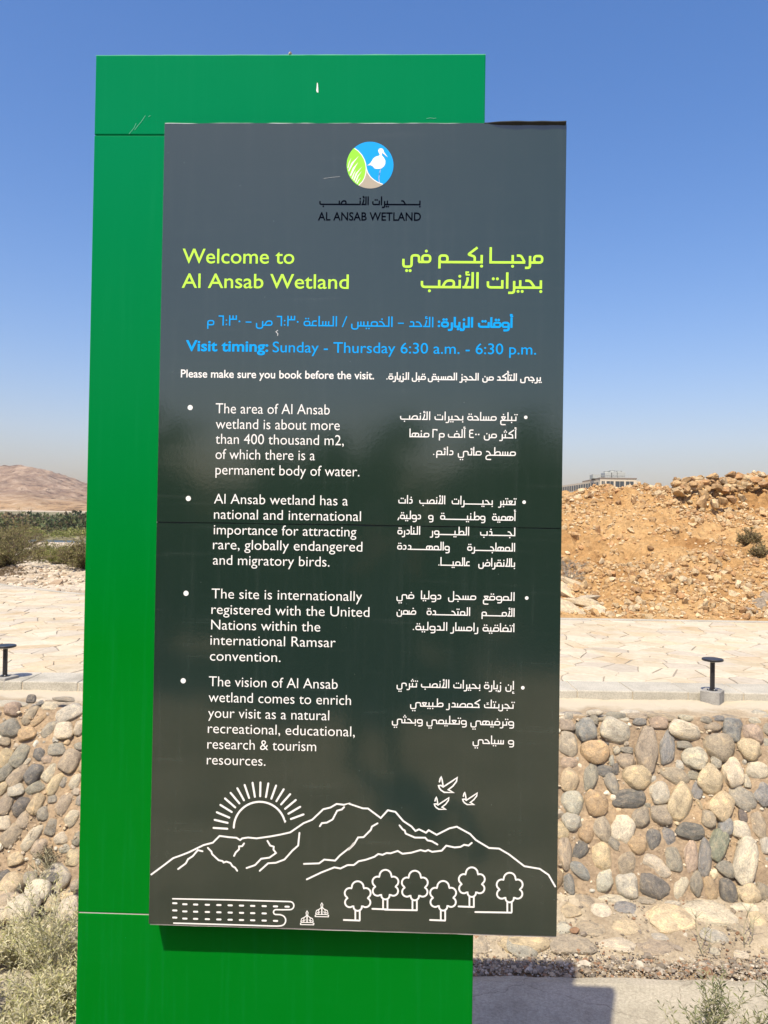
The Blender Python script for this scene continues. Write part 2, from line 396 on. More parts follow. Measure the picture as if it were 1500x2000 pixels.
# the cobbles of the wall to the right of the sign, as they lie (x, y, width, height, turn, tone)
WR = [(225,165,130,150,0,'b'),(435,165,205,160,10,'w'),(98,130,100,72,0,'t'),(285,95,60,60,0,'g'),(100,265,120,160,-5,'t'),(290,325,190,142,2,'o'),
(110,390,120,75,-10,'p'),(445,305,50,55,0,'w'),(515,305,85,45,5,'g'),(408,375,36,72,10,'l'),(510,385,130,100,0,'t'),(648,300,140,290,12,'t'),
(735,115,120,75,0,'p'),(600,105,90,50,0,'b'),(790,285,98,222,14,'b'),(910,165,212,120,8,'w'),(915,268,100,48,0,'g'),(985,365,165,142,0,'w'),
(880,412,52,66,-8,'l'),(1160,290,210,170,0,'t'),(1135,392,70,76,0,'l'),(1115,145,120,66,0,'t'),(1250,160,122,152,18,'b'),(1385,185,140,125,22,'p'),
(1365,305,155,136,8,'y'),(1487,160,60,84,0,'g'),(1478,250,66,52,0,'l'),(1415,440,146,116,0,'w'),(1252,460,126,182,0,'w'),(1095,510,165,190,28,'y'),
(1350,520,50,80,0,'w'),(1322,640,195,135,35,'g'),(1465,610,115,150,20,'b'),(585,500,192,146,0,'y'),(115,515,120,152,22,'y'),(260,490,92,195,14,'g'),
(350,450,135,82,14,'d'),(436,432,50,82,20,'d'),(412,545,90,142,-14,'g'),(840,480,205,112,16,'t'),(977,480,82,58,10,'g'),(1005,575,78,132,20,'b'),
(735,605,126,142,8,'l'),(885,665,148,248,28,'y'),(1178,695,150,170,48,'y'),(1018,680,36,72,-22,'y'),(525,645,222,118,-9,'d'),(136,680,152,152,0,'l'),
(300,675,150,162,0,'o'),(610,775,115,155,28,'t'),(755,755,142,122,0,'t'),(660,688,56,36,8,'g'),(128,810,135,108,10,'l'),(332,850,130,162,0,'t'),
(485,850,150,165,20,'w'),(1078,780,96,112,0,'t'),(1200,838,88,116,24,'b'),(1325,765,60,86,0,'s'),(1315,860,118,104,12,'w'),(1430,825,108,164,0,'t'),
(950,870,186,102,2,'d'),(695,930,108,126,16,'d'),(808,905,90,108,0,'b'),(198,990,92,182,34,'d'),(420,952,112,66,38,'g'),(335,1035,138,192,12,'y'),
(587,972,140,108,6,'o'),(510,1090,120,188,28,'t'),(1150,960,112,205,28,'e'),(1332,1065,140,312,20,'w'),(957,1045,88,196,10,'p'),(1058,1052,92,244,14,'b'),
(840,1065,110,140,4,'g'),(713,1115,125,192,-52,'w'),(1205,1135,132,92,22,'g'),(82,1030,96,190,0,'t'),(187,1140,82,150,-48,'b'),(358,1215,104,154,20,'l'),
(515,1250,146,152,0,'l'),(690,1255,170,225,-48,'d'),(885,1265,100,170,28,'w'),(993,1230,88,152,14,'g'),(1090,1265,80,132,-10,'o'),(1210,1280,110,150,-8,'d'),
(1350,1305,142,132,0,'y'),(1462,1290,92,112,0,'t'),(1490,970,82,100,0,'l'),(110,1240,78,122,-8,'b'),(62,870,90,112,0,'y'),(230,900,110,92,0,'o'),
(440,62,130,46,0,'g'),(290,45,112,44,0,'w'),(590,68,132,50,0,'t'),(760,72,192,54,5,'t'),(930,82,112,40,8,'w'),(1060,95,92,46,0,'g'),(1155,82,72,34,0,'b'),
(1270,100,70,40,0,'w'),(1400,100,90,46,10,'w'),(110,65,60,50,0,'l'),(640,180,50,34,0,'y'),(370,260,44,18,0,'d'),(560,690,40,26,0,'y')]
WL = [(90,575,132,112,8,'p'),(245,500,70,62,0,'d'),(235,620,92,172,32,'t'),(305,665,56,116,52,'o'),(312,535,60,38,-30,'b'),(390,555,126,60,0,'w'),
(495,500,172,40,2,'g'),(535,612,215,112,-30,'l'),(622,720,84,132,20,'w'),(500,750,142,122,-8,'w'),(385,735,92,160,40,'g'),(215,770,134,98,-22,'o'),
(70,730,172,158,-12,'g'),(160,945,112,164,26,'g'),(305,925,120,112,20,'d'),(445,895,134,88,-8,'g'),(370,975,112,80,-10,'p'),(550,985,142,160,22,'t'),
(612,870,80,68,0,'g'),(40,965,118,134,30,'y'),(210,990,46,96,46,'w'),(140,1100,112,166,38,'t'),(265,1080,130,166,44,'d'),(395,1072,96,140,30,'w'),
(430,1160,100,190,30,'y'),(500,1150,50,70,20,'g'),(588,1140,90,132,30,'w'),(45,1070,100,134,40,'g'),(22,1195,80,124,40,'y'),(125,1212,124,88,-14,'l'),
(270,1196,148,98,-26,'g'),(410,1280,72,58,-10,'g'),(500,1312,118,184,34,'t'),(40,1322,110,142,18,'t'),(165,1332,128,160,48,'d'),(285,1320,102,144,26,'y'),
(330,1395,102,112,0,'g'),(185,1432,100,130,10,'t'),(562,1422,112,142,42,'w'),(30,1465,102,100,0,'w'),(250,1575,104,232,36,'w'),(400,1500,92,112,10,'g'),
(470,1590,112,98,-16,'w'),(92,1560,132,164,40,'t'),(300,1660,120,154,30,'t'),(604,1590,64,92,12,'g'),(500,1672,92,76,-20,'l'),(572,1740,112,114,0,'y'),
(350,1800,90,60,0,'y'),(120,1750,120,90,-20,'y'),(640,1030,50,90,10,'y'),(40,830,90,60,10,'t'),(620,1290,60,90,10,'g')]
PW = (WALL0, NW); PA = (APRON0, NA)
taken = []
def wstone(px, py, w, h, ang, tone, k, prot):
    P = on_plane(px, py, WALL0, NW); s = P.y / FPX
    put_stone(P, w * s, h * s * 1.04, ang, tone, NW, wall, k, prot); taken.append((P.x, (P - WALL0).length if False else (P.z - WALL0.z) / (WALL1 - WALL0).normalized().z, (w + h) * s / 4))
for k, (cx, cy, w, h, a, t) in enumerate(WR):
    wstone(1080 + cx / 3.571, 1380 + cy / 3.571, w / 3.571 * 1.03, h / 3.571 * 1.03, a, t, k * 5, rg.uniform(0.35, 1.0))
for k, (cx, cy, w, h, a, t) in enumerate(WL):
    wstone(cx / 4, 1240 + cy / 4, w / 4, h / 4, a, t, k * 7 + 3, rg.uniform(0.35, 0.95) * (1.0 if cy < 1400 else 0.5))
LW = (WALL1 - WALL0).length; TW = (WALL1 - WALL0).normalized()
XR = (1.28, 3.12); XL = (-3.25, -2.45)
cnt = 0
for rad, tries in ((0.13, 700), (0.10, 900), (0.07, 900)):
    for _ in range(tries):
        x = rg.uniform(-4.6, 4.9); s = rg.uniform(0.06, LW - 0.05)
        if XR[0] < x < XR[1] or XL[0] < x < XL[1] and s > 0.1: continue
        if any((x - a) ** 2 + (s - b) ** 2 < (rad * 0.92 + c * 0.95) ** 2 for a, b, c in taken): continue
        if cnt >= 122: break
        cnt += 1; asp = rg.uniform(0.75, 1.25)
        P = WALL0 + TW * s; P.x = x
        put_stone(P, rad * 2 * asp, rad * 2 / asp, rg.uniform(-50, 50), 'wwyotgglldbbp'[rg.integers(0, 13)], NW, wall, cnt, rg.uniform(0.3, 0.75)); taken.append((x, s, rad))

# small filler stones wedged between the big ones, too many and too small to take singly
rr = np.random.default_rng(29); fx = []; fr = []
for _ in range(9000):
    x = rr.uniform(-4.4, 4.7); s = rr.uniform(.03, LW - .02); r0 = rr.uniform(.014, .042)
    if any((x - a) ** 2 + (s - b) ** 2 < (r0 * .8 + c * .88) ** 2 for a, b, c in taken): continue
    taken.append((x, s, r0)); fx.append((x, s)); fr.append(r0)
    if len(fx) > 620: break
fx = np.array(fx); SM = [rock_verts(ICO2, 500 + k, .4, 1.2, 5, .68, .06, .85) for k in range(8)]
o = scatter('small_stones', np.stack([fx[:, 0], WALL0.y + TW.y * fx[:, 1] + .004, WALL0.z + TW.z * fx[:, 1] - .002], 1), np.array(fr), pick_tones(len(fr), [TONE[t] for t in 'wytglo'] + [TONE['t'], TONE['w']], rr), M_rockbits, wall, rr, shapes=SM, faces=ICO2[1], flat=.9)
o.matrix_parent_inverse = Matrix.Translation(-wall.location)
# grit and small chips pressed into the mortar of the wall
rr = np.random.default_rng(23); n = 7000; gx = rr.uniform(-4.5, 5, n); gsx = rr.uniform(0, LW, n); gg = rr.gamma(1.5, .0028, n) + .0015
scatter('grit', np.stack([gx, WALL0.y + TW.y * gsx - .006, WALL0.z + TW.z * gsx + .004], 1) , gg, pick_tones(n, [(.50, .40, .27), (.40, .32, .21), (.30, .25, .18), (.55, .47, .34)], rr), M_rockbits, None, rr, flat=.8)
bpy.data.objects['grit'].parent = wall; bpy.data.objects['grit'].matrix_parent_inverse = Matrix.Translation(-wall.location)
# apron stones, right of the sign and left
AR = [(1010,285,225,118,0,'y'),(1208,250,250,110,8,'w'),(630,335,142,62,0,'t'),(800,325,134,64,8,'y'),(745,185,152,36,4,'w'),(595,200,122,60,0,'t'),
(802,232,102,48,6,'b'),(310,400,245,86,0,'y'),(545,410,215,74,0,'t'),(760,412,180,58,2,'w'),(960,425,192,66,0,'t'),(1235,368,132,58,6,'l'),
(1450,300,112,80,8,'y'),(688,258,102,72,0,'w'),(530,243,102,62,0,'y'),(1392,232,152,52,0,'w'),(1368,462,72,36,0,'w'),(1235,445,52,34,0,'w'),
(1480,440,60,40,0,'y'),(900,195,120,34,0,'t'),(1030,210,80,20,0,'l'),(500,330,80,50,0,'l'),(970,375,80,30,0,'l'),(1345,330,90,40,0,'t')]
for k, (cx, cy, w, h, a, t) in enumerate(AR):
    px, py = 900 + cx / 2.5, 1680 + cy / 2.5; P = on_plane(px, py, APRON0, NA)
    if P.y > 5.7: P = on_plane(px, 1768, APRON0, NA)
    s = P.y / FPX; put_stone(P, w / 2.5 * s, h / 2.5 * s * 1.5, a, t, NA, apron, k * 3, 0.45, flat=.5)
AL = [(80,450,240,170,'y'),(262,372,142,92,'g'),(470,362,152,66,'d'),(350,485,220,150,'w'),(70,600,270,130,'t'),(200,655,270,160,'w'),(625,640,190,180,'w'),(690,425,100,80,'t'),(30,345,130,80,'d'),(480,600,130,90,'y'),(20,700,150,110,'w')]
for k, (cx, cy, w, h, t) in enumerate(AL):
    px, py = cx / 4.6875, 1640 + cy / 4.6875; P = on_plane(px, py, APRON0 + Vector((0, 0, .08)), NA)
    if P.y > 5.72: P = P * 1.0; P.y = 5.68; P.z = 0.17
    s = P.y / FPX; o = put_stone(P, w / 4.6875 * s, h / 4.6875 * s * 1.7, rg.uniform(-15, 15), t, NA, apron, k * 5 + 1, 0.9)
xs = -4.5
while xs < 4.8:
    for row in (5.2, 5.42, 5.58):
        x = xs + rg.uniform(-.08, .08)
        if 1.0 < x < 3.0 or -3.1 < x < -2.3: continue
        P = Vector((x, row, 0)); P.z = (row - 5.08) / 0.54 * 0.15
        put_stone(P, rg.uniform(.2, .34), rg.uniform(.15, .22), rg.uniform(-20, 20), 'wytlg'[rg.integers(0, 5)], NA, apron, int(rg.integers(0, 99)), 0.45, flat=.5)
    xs += 0.3

# gravel and leaf litter caught along the foot of the apron
n = 30000; rr = np.random.default_rng(21)
gx = rr.uniform(-5, 6, n); gy = np.where(rr.random(n) < 0.6, rr.normal(4.99, 0.065, n), rr.uniform(4.86, 5.75, n) ** 1.0)
keep = (gy > 4.84) & (gy < 6.0); gx, gy = gx[keep], gy[keep]
gz = np.clip((gy - 5.08) / 0.54 * 0.15, 0, 0.16) + 0.006 + 0.012 * np.clip(1 - np.abs(gy - 5.0) / 0.12, 0, 1)
gs = rr.gamma(1.6, 0.0028, len(gx)) + 0.0018
gs = np.where(rr.random(len(gx)) < 0.008, rr.uniform(.02, .04, len(gx)), gs); gs[(gy > 5.2)] *= 0.95
scatter('gravel', np.stack([gx, gy, gz], 1), gs, pick_tones(len(gx), [(.28, .23, .165), (.36, .30, .21), (.17, .145, .11), (.26, .22, .17), (.22, .19, .15), (.36, .31, .23), (.28, .17, .10), (.46, .41, .32)], rr), M_rockbits, rng=rr)

# ------------------------------------------------------------------ verge between wall and kerb
V0, V1 = Vector((0, 6.235, 1.303)), Vector((0, 6.86, 1.315)); NV = Vector((0, 0, 1))
M_verge = earth_mat('verge_screed', (0.30, 0.235, 0.15), (0.40, 0.32, 0.21), (0.48, 0.40, 0.275), 2.0, 0.9, 0.012, fine=45)
nn_, ll_ = M_verge.node_tree.nodes, M_verge.node_tree.links; pb_ = nn_['Principled BSDF']; src_ = pb_.inputs['Base Color'].links[0].from_socket
g_ = nn_.new('ShaderNodeNewGeometry'); s_ = nn_.new('ShaderNodeSeparateXYZ'); ll_.new(g_.outputs['Position'], s_.inputs[0]); t_ = N(nn_, 'ShaderNodeTexNoise', i_Scale=5.0, i_Detail=6.0); ll_.new(g_.outputs['Position'], t_.inputs['Vector'])
ma_ = N(nn_, 'ShaderNodeMath', operation='MULTIPLY_ADD'); ma_.inputs[1].default_value = .5; ll_.new(t_.outputs['Fac'], ma_.inputs[0]); ll_.new(s_.outputs['Y'], ma_.inputs[2])
mr_ = N(nn_, 'ShaderNodeMapRange'); mr_.inputs['From Min'].default_value = 6.72; mr_.inputs['From Max'].default_value = 6.86; ll_.new(ma_.outputs[0], mr_.inputs['Value'])
ll_.new(mix(nn_, ll_, mr_.outputs[0], src_, (.50, .44, .325, 1)), pb_.inputs['Base Color'])
verge = strip('verge', V0, V1, NV, M_verge, None, 0.02, extra=0.02, seed=6.0, dip=.07); verge['kind'] = 'structure'
for _ in range(95):
    x = rg.uniform(-4.8, 5.2); y = rg.choice([6.27, 6.31, 6.36, 6.42, 6.5])
    put_stone(Vector((x, y, 1.293)), rg.uniform(.09, .24), rg.uniform(.07, .13), rg.uniform(-20, 20), 'wyttglt'[rg.integers(0, 7)], NV, verge, int(rg.integers(0, 99)), 0.3)

# ------------------------------------------------------------------ kerb, walkway with crazy paving
kerb = empty('kerb', (0, 6.85, 1.3)); kerb['kind'] = 'structure'
kb = [bm_mesh('kerb_stone', box_bm(-0.2435, 0.2435, 0, 0.42, -0.12, 0.09, 0.010)) for _ in range(1)][0]
kb.materials.append(M_kerb)
bj = link('joint_mortar', bm_mesh('joint_mortar', box_bm(-7.2, 8.3, .012, .415, -.12, .081)), kerb, M_pale)
x = -6.9
while x < 8.2:
    o = link('kerb_stone', kb, kerb); o.location = (x, rg.uniform(-.004, .004), rg.uniform(-.003, .003)); o.rotation_euler.z = rg.uniform(-.006, .006); x += 0.494

def edge_y(x):
    return 12.15 + 0.037 * np.clip(2.8 - np.asarray(x, dtype=float), 0, None) ** 2
M_grout = plain_mat('grey_grout', (0.27, 0.235, 0.18), 0.95, var=0.2, scale=30)
xs = np.linspace(-16, 16, 120); nrow = 30
Vg = []; 
for j in range(nrow):
    for xx in xs: Vg.append((xx, 7.262 + (float(edge_y(xx)) - 7.262) * j / (nrow - 1), 1.378))
i = (np.arange(119)[None] + np.arange(nrow - 1)[:, None] * 120).ravel()
walkway = link('walkway', npmesh('walkway', np.array(Vg), np.stack([i, i + 1, i + 121, i + 120], 1)), None, M_grout); walkway['kind'] = 'structure'

def paving_mat():
    m, n_, l, p = new_mat('cream_paving_stone')
    oi = n_.new('ShaderNodeObjectInfo'); g_ = n_.new('ShaderNodeNewGeometry')
    a = N(n_, 'ShaderNodeTexNoise', i_Scale=1.3, i_Detail=8.0, i_Roughness=0.6, i_Distortion=0.8); l.new(g_.outputs['Position'], a.inputs['Vector'])
    b = N(n_, 'ShaderNodeTexNoise', i_Scale=16.0, i_Detail=6.0, i_Roughness=0.7); l.new(g_.outputs['Position'], b.inputs['Vector'])
    at = n_.new('ShaderNodeAttribute'); at.attribute_name = 'tone'
    r = ramp(n_, [(0.3, (0.86, 0.80, 0.70)), (0.5, (1.0, 1.0, 1.0)), (0.75, (1.08, 1.08, 1.06))]); l.new(a.outputs['Fac'], r.inputs[0])
    rb = ramp(n_, [(0.3, (0.82, 0.80, 0.76)), (0.6, (1.04, 1.04, 1.04))]); l.new(b.outputs['Fac'], rb.inputs[0])
    c = mix(n_, l, 1.0, at.outputs['Color'], r.outputs[0], 'MULTIPLY'); c = mix(n_, l, 0.8, c, rb.outputs[0], 'MULTIPLY')
    l.new(c, p.inputs['Base Color']); p.inputs['Roughness'].default_value = 0.85; p.inputs['Specular IOR Level'].default_value = 0.25
    bp = N(n_, 'ShaderNodeBump', i_Strength=0.5, i_Distance=0.006); l.new(b.outputs['Fac'], bp.inputs['Height']); l.new(bp.outputs[0], p.inputs['Normal'])
    return m
M_pave = paving_mat()

def clip_poly(poly, mx, my, dx, dy):
    """keep the side of the bisector (through m, normal d) that lies behind it"""
    out = []; n_ = len(poly)
    for q in range(n_):
        a, b = poly[q], poly[(q + 1) % n_]
        da = (a[0] - mx) * dx + (a[1] - my) * dy; db = (b[0] - mx) * dx + (b[1] - my) * dy
        if da <= 0: out.append(a)
        if (da < 0 < db) or (db < 0 < da):
            t = da / (da - db); out.append((a[0] + (b[0] - a[0]) * t, a[1] + (b[1] - a[1]) * t))
    return out
rp = np.random.default_rng(31); seeds = []
cell = 0.33
for yy in np.arange(7.3, 19.0, cell * 0.8):
    for xx in np.arange(-12.5, 12.5, cell):
        sx, sy = xx + rp.uniform(-.24, .24), yy + rp.uniform(-.18, .18)
        if 7.24 < sy < edge_y(sx) + 0.1 and rp.random() > 0.10: seeds.append((sx, sy))
SD = np.array(seeds); polys = []
SKEW = 0.25
for q, (sx, sy) in enumerate(SD):
    d2 = ((SD - SD[q]) ** 2).sum(1); nb = np.argsort(d2)[1:16]
    poly = [(sx - 1, sy - 1), (sx + 1, sy - 1), (sx + 1, sy + 1), (sx - 1, sy + 1)]
    gap = rp.uniform(0.0035, 0.008)
    for w_ in nb:
        dx, dy = SD[w_] - SD[q]; L_ = math.hypot(dx, dy); dx /= L_; dy /= L_
        poly = clip_poly(poly, sx + dx * (L_ / 2 - gap), sy + dy * (L_ / 2 - gap), dx, dy)
        if len(poly) < 3: break
    if len(poly) < 3: continue
    poly = clip_poly(poly, 0, 7.275, 0, -1)
    if len(poly) < 3: continue
    ey = float(edge_y(sx)) - 0.15; sl_ = -0.074 * max(0.0, 2.8 - sx); nn = math.hypot(1, sl_)
    poly = clip_poly(poly, sx, ey, -sl_ / nn, 1 / nn)
    if len(poly) >= 3: polys.append(poly)
def paver(poly):
    """one flat stone: wobbly outline, softened rim, rough sides"""
    pts = []; n_ = len(poly)
    for q in range(n_):
        a, b = poly[q], poly[(q + 1) % n_]; L_ = math.hypot(b[0] - a[0], b[1] - a[1])
        if L_ < 0.03: continue
        pts.append(a)
        if L_ > 0.16:
            t = rp.uniform(.35, .65); o_ = rp.uniform(-.012, .008); pts.append((a[0] + (b[0] - a[0]) * t + (b[1] - a[1]) / L_ * o_, a[1] + (b[1] - a[1]) * t - (b[0] - a[0]) / L_ * o_))
    if len(pts) < 3: return None
    cx = sum(p[0] for p in pts) / len(pts); cy = sum(p[1] for p in pts) / len(pts); n_ = len(pts)
    h = rp.uniform(0.006, 0.011); tx, ty = rp.uniform(-.008, .008, 2); V = []
    for ring, (s, z) in enumerate(((1.0, -0.004), (1.0, h - 0.004), (0.965, h))):
        for (x_, y_) in pts:
            V.append(((x_ - cx) * s, (y_ - cy) * s, z + ((x_ - cx) * tx + (y_ - cy) * ty if ring else 0)))
    F = [tuple(range(2 * n_, 3 * n_))]
    for r_ in (0, 1):
        for q in range(n_): F.append((r_ * n_ + q, r_ * n_ + (q + 1) % n_, (r_ + 1) * n_ + (q + 1) % n_, (r_ + 1) * n_ + q))
    ar = abs(sum(pts[q][0] * pts[(q + 1) % n_][1] - pts[(q + 1) % n_][0] * pts[q][1] for q in range(n_))) / 2
    return cx, cy, V, F, ar
pave = [p_ for p_ in (paver(pl) for pl in polys) if p_]
def seen(cx, cy):
    px = 750 + FPX * cx / cy; return (-10 < px < 175 or 1085 < px < 1510)
pave.sort(key=lambda p_: -(p_[4] / p_[1] ** 3) * (1 if seen(p_[0], p_[1]) else 0.001))
PT = [(.51, .445, .32), (.53, .465, .345), (.50, .43, .305), (.54, .48, .365), (.52, .455, .34), (.47, .42, .33), (.51, .42, .285)]
VV = []; FF = []; TT = []
for q, (cx, cy, V, F, ar) in enumerate(pave):
    c = np.array(PT[rp.integers(0, len(PT))]) * rp.uniform(.94, 1.06)
    if q < 298:
        me = pymesh('paving_stone', V, F); set_tones(me, np.tile(c, (len(F), 1))); link('paving_stone', me, walkway, M_pave, (cx, cy, 1.378))
    else:
        b0 = len(VV); VV += [(v[0] + cx, v[1] + cy, v[2] + 1.378) for v in V]; FF += [tuple(b0 + t for t in f) for f in F]; TT += [c] * len(F)
me = pymesh('far_paving', VV, FF); set_tones(me, np.array(TT)); o = link('far_paving', me, walkway, M_pave); o['kind'] = 'stuff'
# flush concrete edging along the far side of the walkway
V = []; xs = np.linspace(-15, 14, 150)
for xx in xs:
    y = float(edge_y(xx))
    for dy, z in ((-0.14, 1.37), (-0.14, 1.392), (0.02, 1.395), (0.02, 1.25)): V.append((xx, y + dy, z))
F = [(q * 4 + r_, q * 4 + r_ + 1, q * 4 + r_ + 5, q * 4 + r_ + 4) for q in range(149) for r_ in range(3)]
o = link('walkway_edging', pymesh('walkway_edging', V, F), walkway, M_kerb)

# ------------------------------------------------------------------ rubble hill to the right, bank, pond
def crest(X):
    return np.interp(X, [-16, -10, -6, -2, 2, 5, 8, 11, 16, 24, 32], [0.5, 0.8, 1.15, 2.0, 3.05, 3.68, 3.80, 4.15, 4.75, 5.0, 4.5])
def base_z(X, Y):
    """rubble hill on the right, a low bank falling to the pond on the left"""
    E = edge_y(X); C = crest(X)
    t = (Y - E) / (22.5 - E)
    prof = np.where(t < 0.88, 0.95 * (t / 0.88) ** 0.92, 0.95 + 0.05 * np.sin(np.clip((t - 0.88) / 0.24, 0, 1) * math.pi / 2))
    prof = np.clip(prof, 0, 1)
    hill = 1.36 + (C - 1.36) * prof
    back = np.clip((Y - 30) / 60, 0, 1); hill = hill * (1 - back) + (-0.9) * back
    right = smooth((X + 6) / 9)
    left = 1.36 + (-2.6) * smooth((Y - np.maximum(E + 5.5, 20)) / 22) - 2.6 * smooth((Y - 46) / 14)
    return left * (1 - right) + hill * right
def hill_z(X, Y):
    z = base_z(X, Y); E = edge_y(X); r = smooth((X + 4) / 6); near = np.clip((Y - E - 0.15) / 1.2, 0, 1)
    z = z + near * r * (0.34 * fbm(X, Y, 0.45, 4, 8.0) + 0.20 * fbm(X, Y, 1.6, 5, 9.0, True) - 0.02)
    z = z + near * 0.10 * fbm(X, Y, 4.0, 5, 12.0) + near * (1 - r) * 0.10 * fbm(X, Y, 1.0, 4, 5.0)
    # broken rocky ledge below the crest, with hollows under it
    led = np.exp(-((X - 9.6 - 0.3 * np.sin(Y)) / 2.6) ** 2) * smooth((Y - 19.3) / 0.35) * (1 - smooth((Y - 21.2) / 1.6))
    z = z + led * (0.15 + 0.30 * fbm(X, Y, 2.2, 4, 15.0, True))
    return z
xs = np.concatenate([np.linspace(-60, -16, 60), np.linspace(-15.8, -2, 110), np.linspace(-1.93, 16, 300), np.linspace(16.3, 45, 90)])
tt = np.concatenate([np.linspace(0, 1, 210), 1 + np.linspace(0.02, 1, 60) ** 1.6 * 5.5])
X, T = np.meshgrid(xs, tt); Y = edge_y(np.clip(X, -15, 99)) - 0.01 + T * (23.5 - edge_y(np.clip(X, -15, 99))); Y = np.where(T > 1, 23.5 + (T - 1) * 12, Y)
Z = hill_z(X, Y); Z = np.where(T == 0, 1.33, Z); nx, ny = len(xs), len(tt)
i = (np.arange(nx - 1)[None] + np.arange(ny - 1)[:, None] * nx).ravel()
# one sheet, two soils: reddish rubble to the right, pale earth to the left
def soil_mat():
    m, n_, l, p = new_mat('hill_and_bank_soil')
    g_ = n_.new('ShaderNodeNewGeometry'); sx = n_.new('ShaderNodeSeparateXYZ'); l.new(g_.outputs['Position'], sx.inputs[0])
    a = N(n_, 'ShaderNodeTexNoise', i_Scale=0.55, i_Detail=9.0, i_Roughness=0.66); l.new(g_.outputs['Position'], a.inputs['Vector'])
    b = N(n_, 'ShaderNodeTexNoise', i_Scale=9.0, i_Detail=8.0, i_Roughness=0.72); l.new(g_.outputs['Position'], b.inputs['Vector'])
    v = N(n_, 'ShaderNodeTexVoronoi', i_Scale=7.0, i_Randomness=1.0); l.new(g_.outputs['Position'], v.inputs['Vector'])
    hill = ramp(n_, [(0.32, (.27, .14, .05)), (0.45, (.41, .245, .10)), (0.58, (.48, .31, .14)), (0.7, (.37, .185, .07))]); l.new(a.outputs['Fac'], hill.inputs[0])
    bank = ramp(n_, [(0.3, (.34, .25, .15)), (0.5, (.52, .44, .32)), (0.7, (.60, .53, .41))]); l.new(a.outputs['Fac'], bank.inputs[0])
    f = N(n_, 'ShaderNodeMapRange'); f.inputs['From Min'].default_value = -3; f.inputs['From Max'].default_value = 2; l.new(sx.outputs['X'], f.inputs['Value'])
    c = mix(n_, l, f.outputs[0], bank.outputs[0], hill.outputs[0])
    rb = ramp(n_, [(0.3, (.6, .6, .6)), (0.7, (1.3, 1.3, 1.3))]); l.new(b.outputs['Fac'], rb.inputs[0])
    c = mix(n_, l, 0.9, c, rb.outputs[0], 'MULTIPLY'); l.new(c, p.inputs['Base Color']); p.inputs['Roughness'].default_value = 0.95; p.inputs['Specular IOR Level'].default_value = 0.15
    b1 = N(n_, 'ShaderNodeBump', i_Strength=0.8, i_Distance=0.08); l.new(b.outputs['Fac'], b1.inputs['Height'])
    b2 = N(n_, 'ShaderNodeBump', i_Strength=0.5, i_Distance=0.05); l.new(v.outputs['Distance'], b2.inputs['Height']); l.new(b1.outputs[0], b2.inputs['Normal'])
    l.new(b2.outputs[0], p.inputs['Normal']); return m
M_soil = soil_mat()
hillo = link('rubble_slope', npmesh('rubble_slope', np.stack([X, Y, Z], -1).reshape(-1, 3), np.stack([i, i + 1, i + nx + 1, i + nx], 1)), None, M_soil, smooth=False)
hillo['kind'] = 'structure'

# loose rock all over the slope: the 300 that show largest singly, the rest as one mass
def rubble_cloud(n, xr, yr, size, seed, clump=True):
    r_ = np.random.default_rng(seed); x = r_.uniform(*xr, n); t = r_.uniform(0.0, 1, n)
    E = edge_y(x); y = E + 0.12 + (yr - E) * t
    if clump:
        dens = fbm(x, y, 0.5, 4, 21.0) + 0.5 * fbm(x, y, 1.8, 3, 22.0); k = r_.random(n) < np.clip(0.55 + 1.3 * dens, 0.10, 1); x, y = x[k], y[k]
    s = size(len(x), r_); z = hill_z(x, y); return x, y, z, s
x, y, z, s = rubble_cloud(70000, (0.5, 17), 23.2, lambda n_, r_: 0.011 + np.minimum(r_.gamma(1.5, 0.0145, n_), .085), 41)
s = s * (.8 + .3 * np.clip((y - 12) / 9, 0, 1))
HT = [(.48, .33, .165), (.43, .285, .14), (.52, .39, .22), (.38, .245, .115), (.34, .21, .10), (.46, .35, .20), (.41, .24, .11), (.55, .44, .28)]
tn = pick_tones(len(x), HT, np.random.default_rng(4), 0.18)
px_ = 750 + FPX * x / y; show = (px_ > 1090) & (px_ < 1506)
rank = np.where(show, s / y, 0); big = np.argsort(-rank)[:285]; mask = np.ones(len(x), bool); mask[big] = False
scatter('loose_stones', np.stack([x, y, z + s * .2], 1)[mask], s[mask], tn[mask], M_rockbits, hillo, np.random.default_rng(43), flat=0.8)
for me in RUBBLES:
    me.materials.append(M_cobble)
for q in big:
    o = bpy.data.objects.new('rock', RUBBLES[q % 8]); COL.objects.link(o); o.parent = hillo
    o.location = (x[q], y[q], z[q] + s[q] * .25); o.rotation_euler = tuple(np.random.default_rng(int(q)).uniform(0, 6.28, 3))
    o.scale = tuple(s[q] * np.random.default_rng(int(q) + 1).uniform(.7, 1.25, 3)); o.color = (*[min(1, c * 1.02) for c in tn[q]], 1)
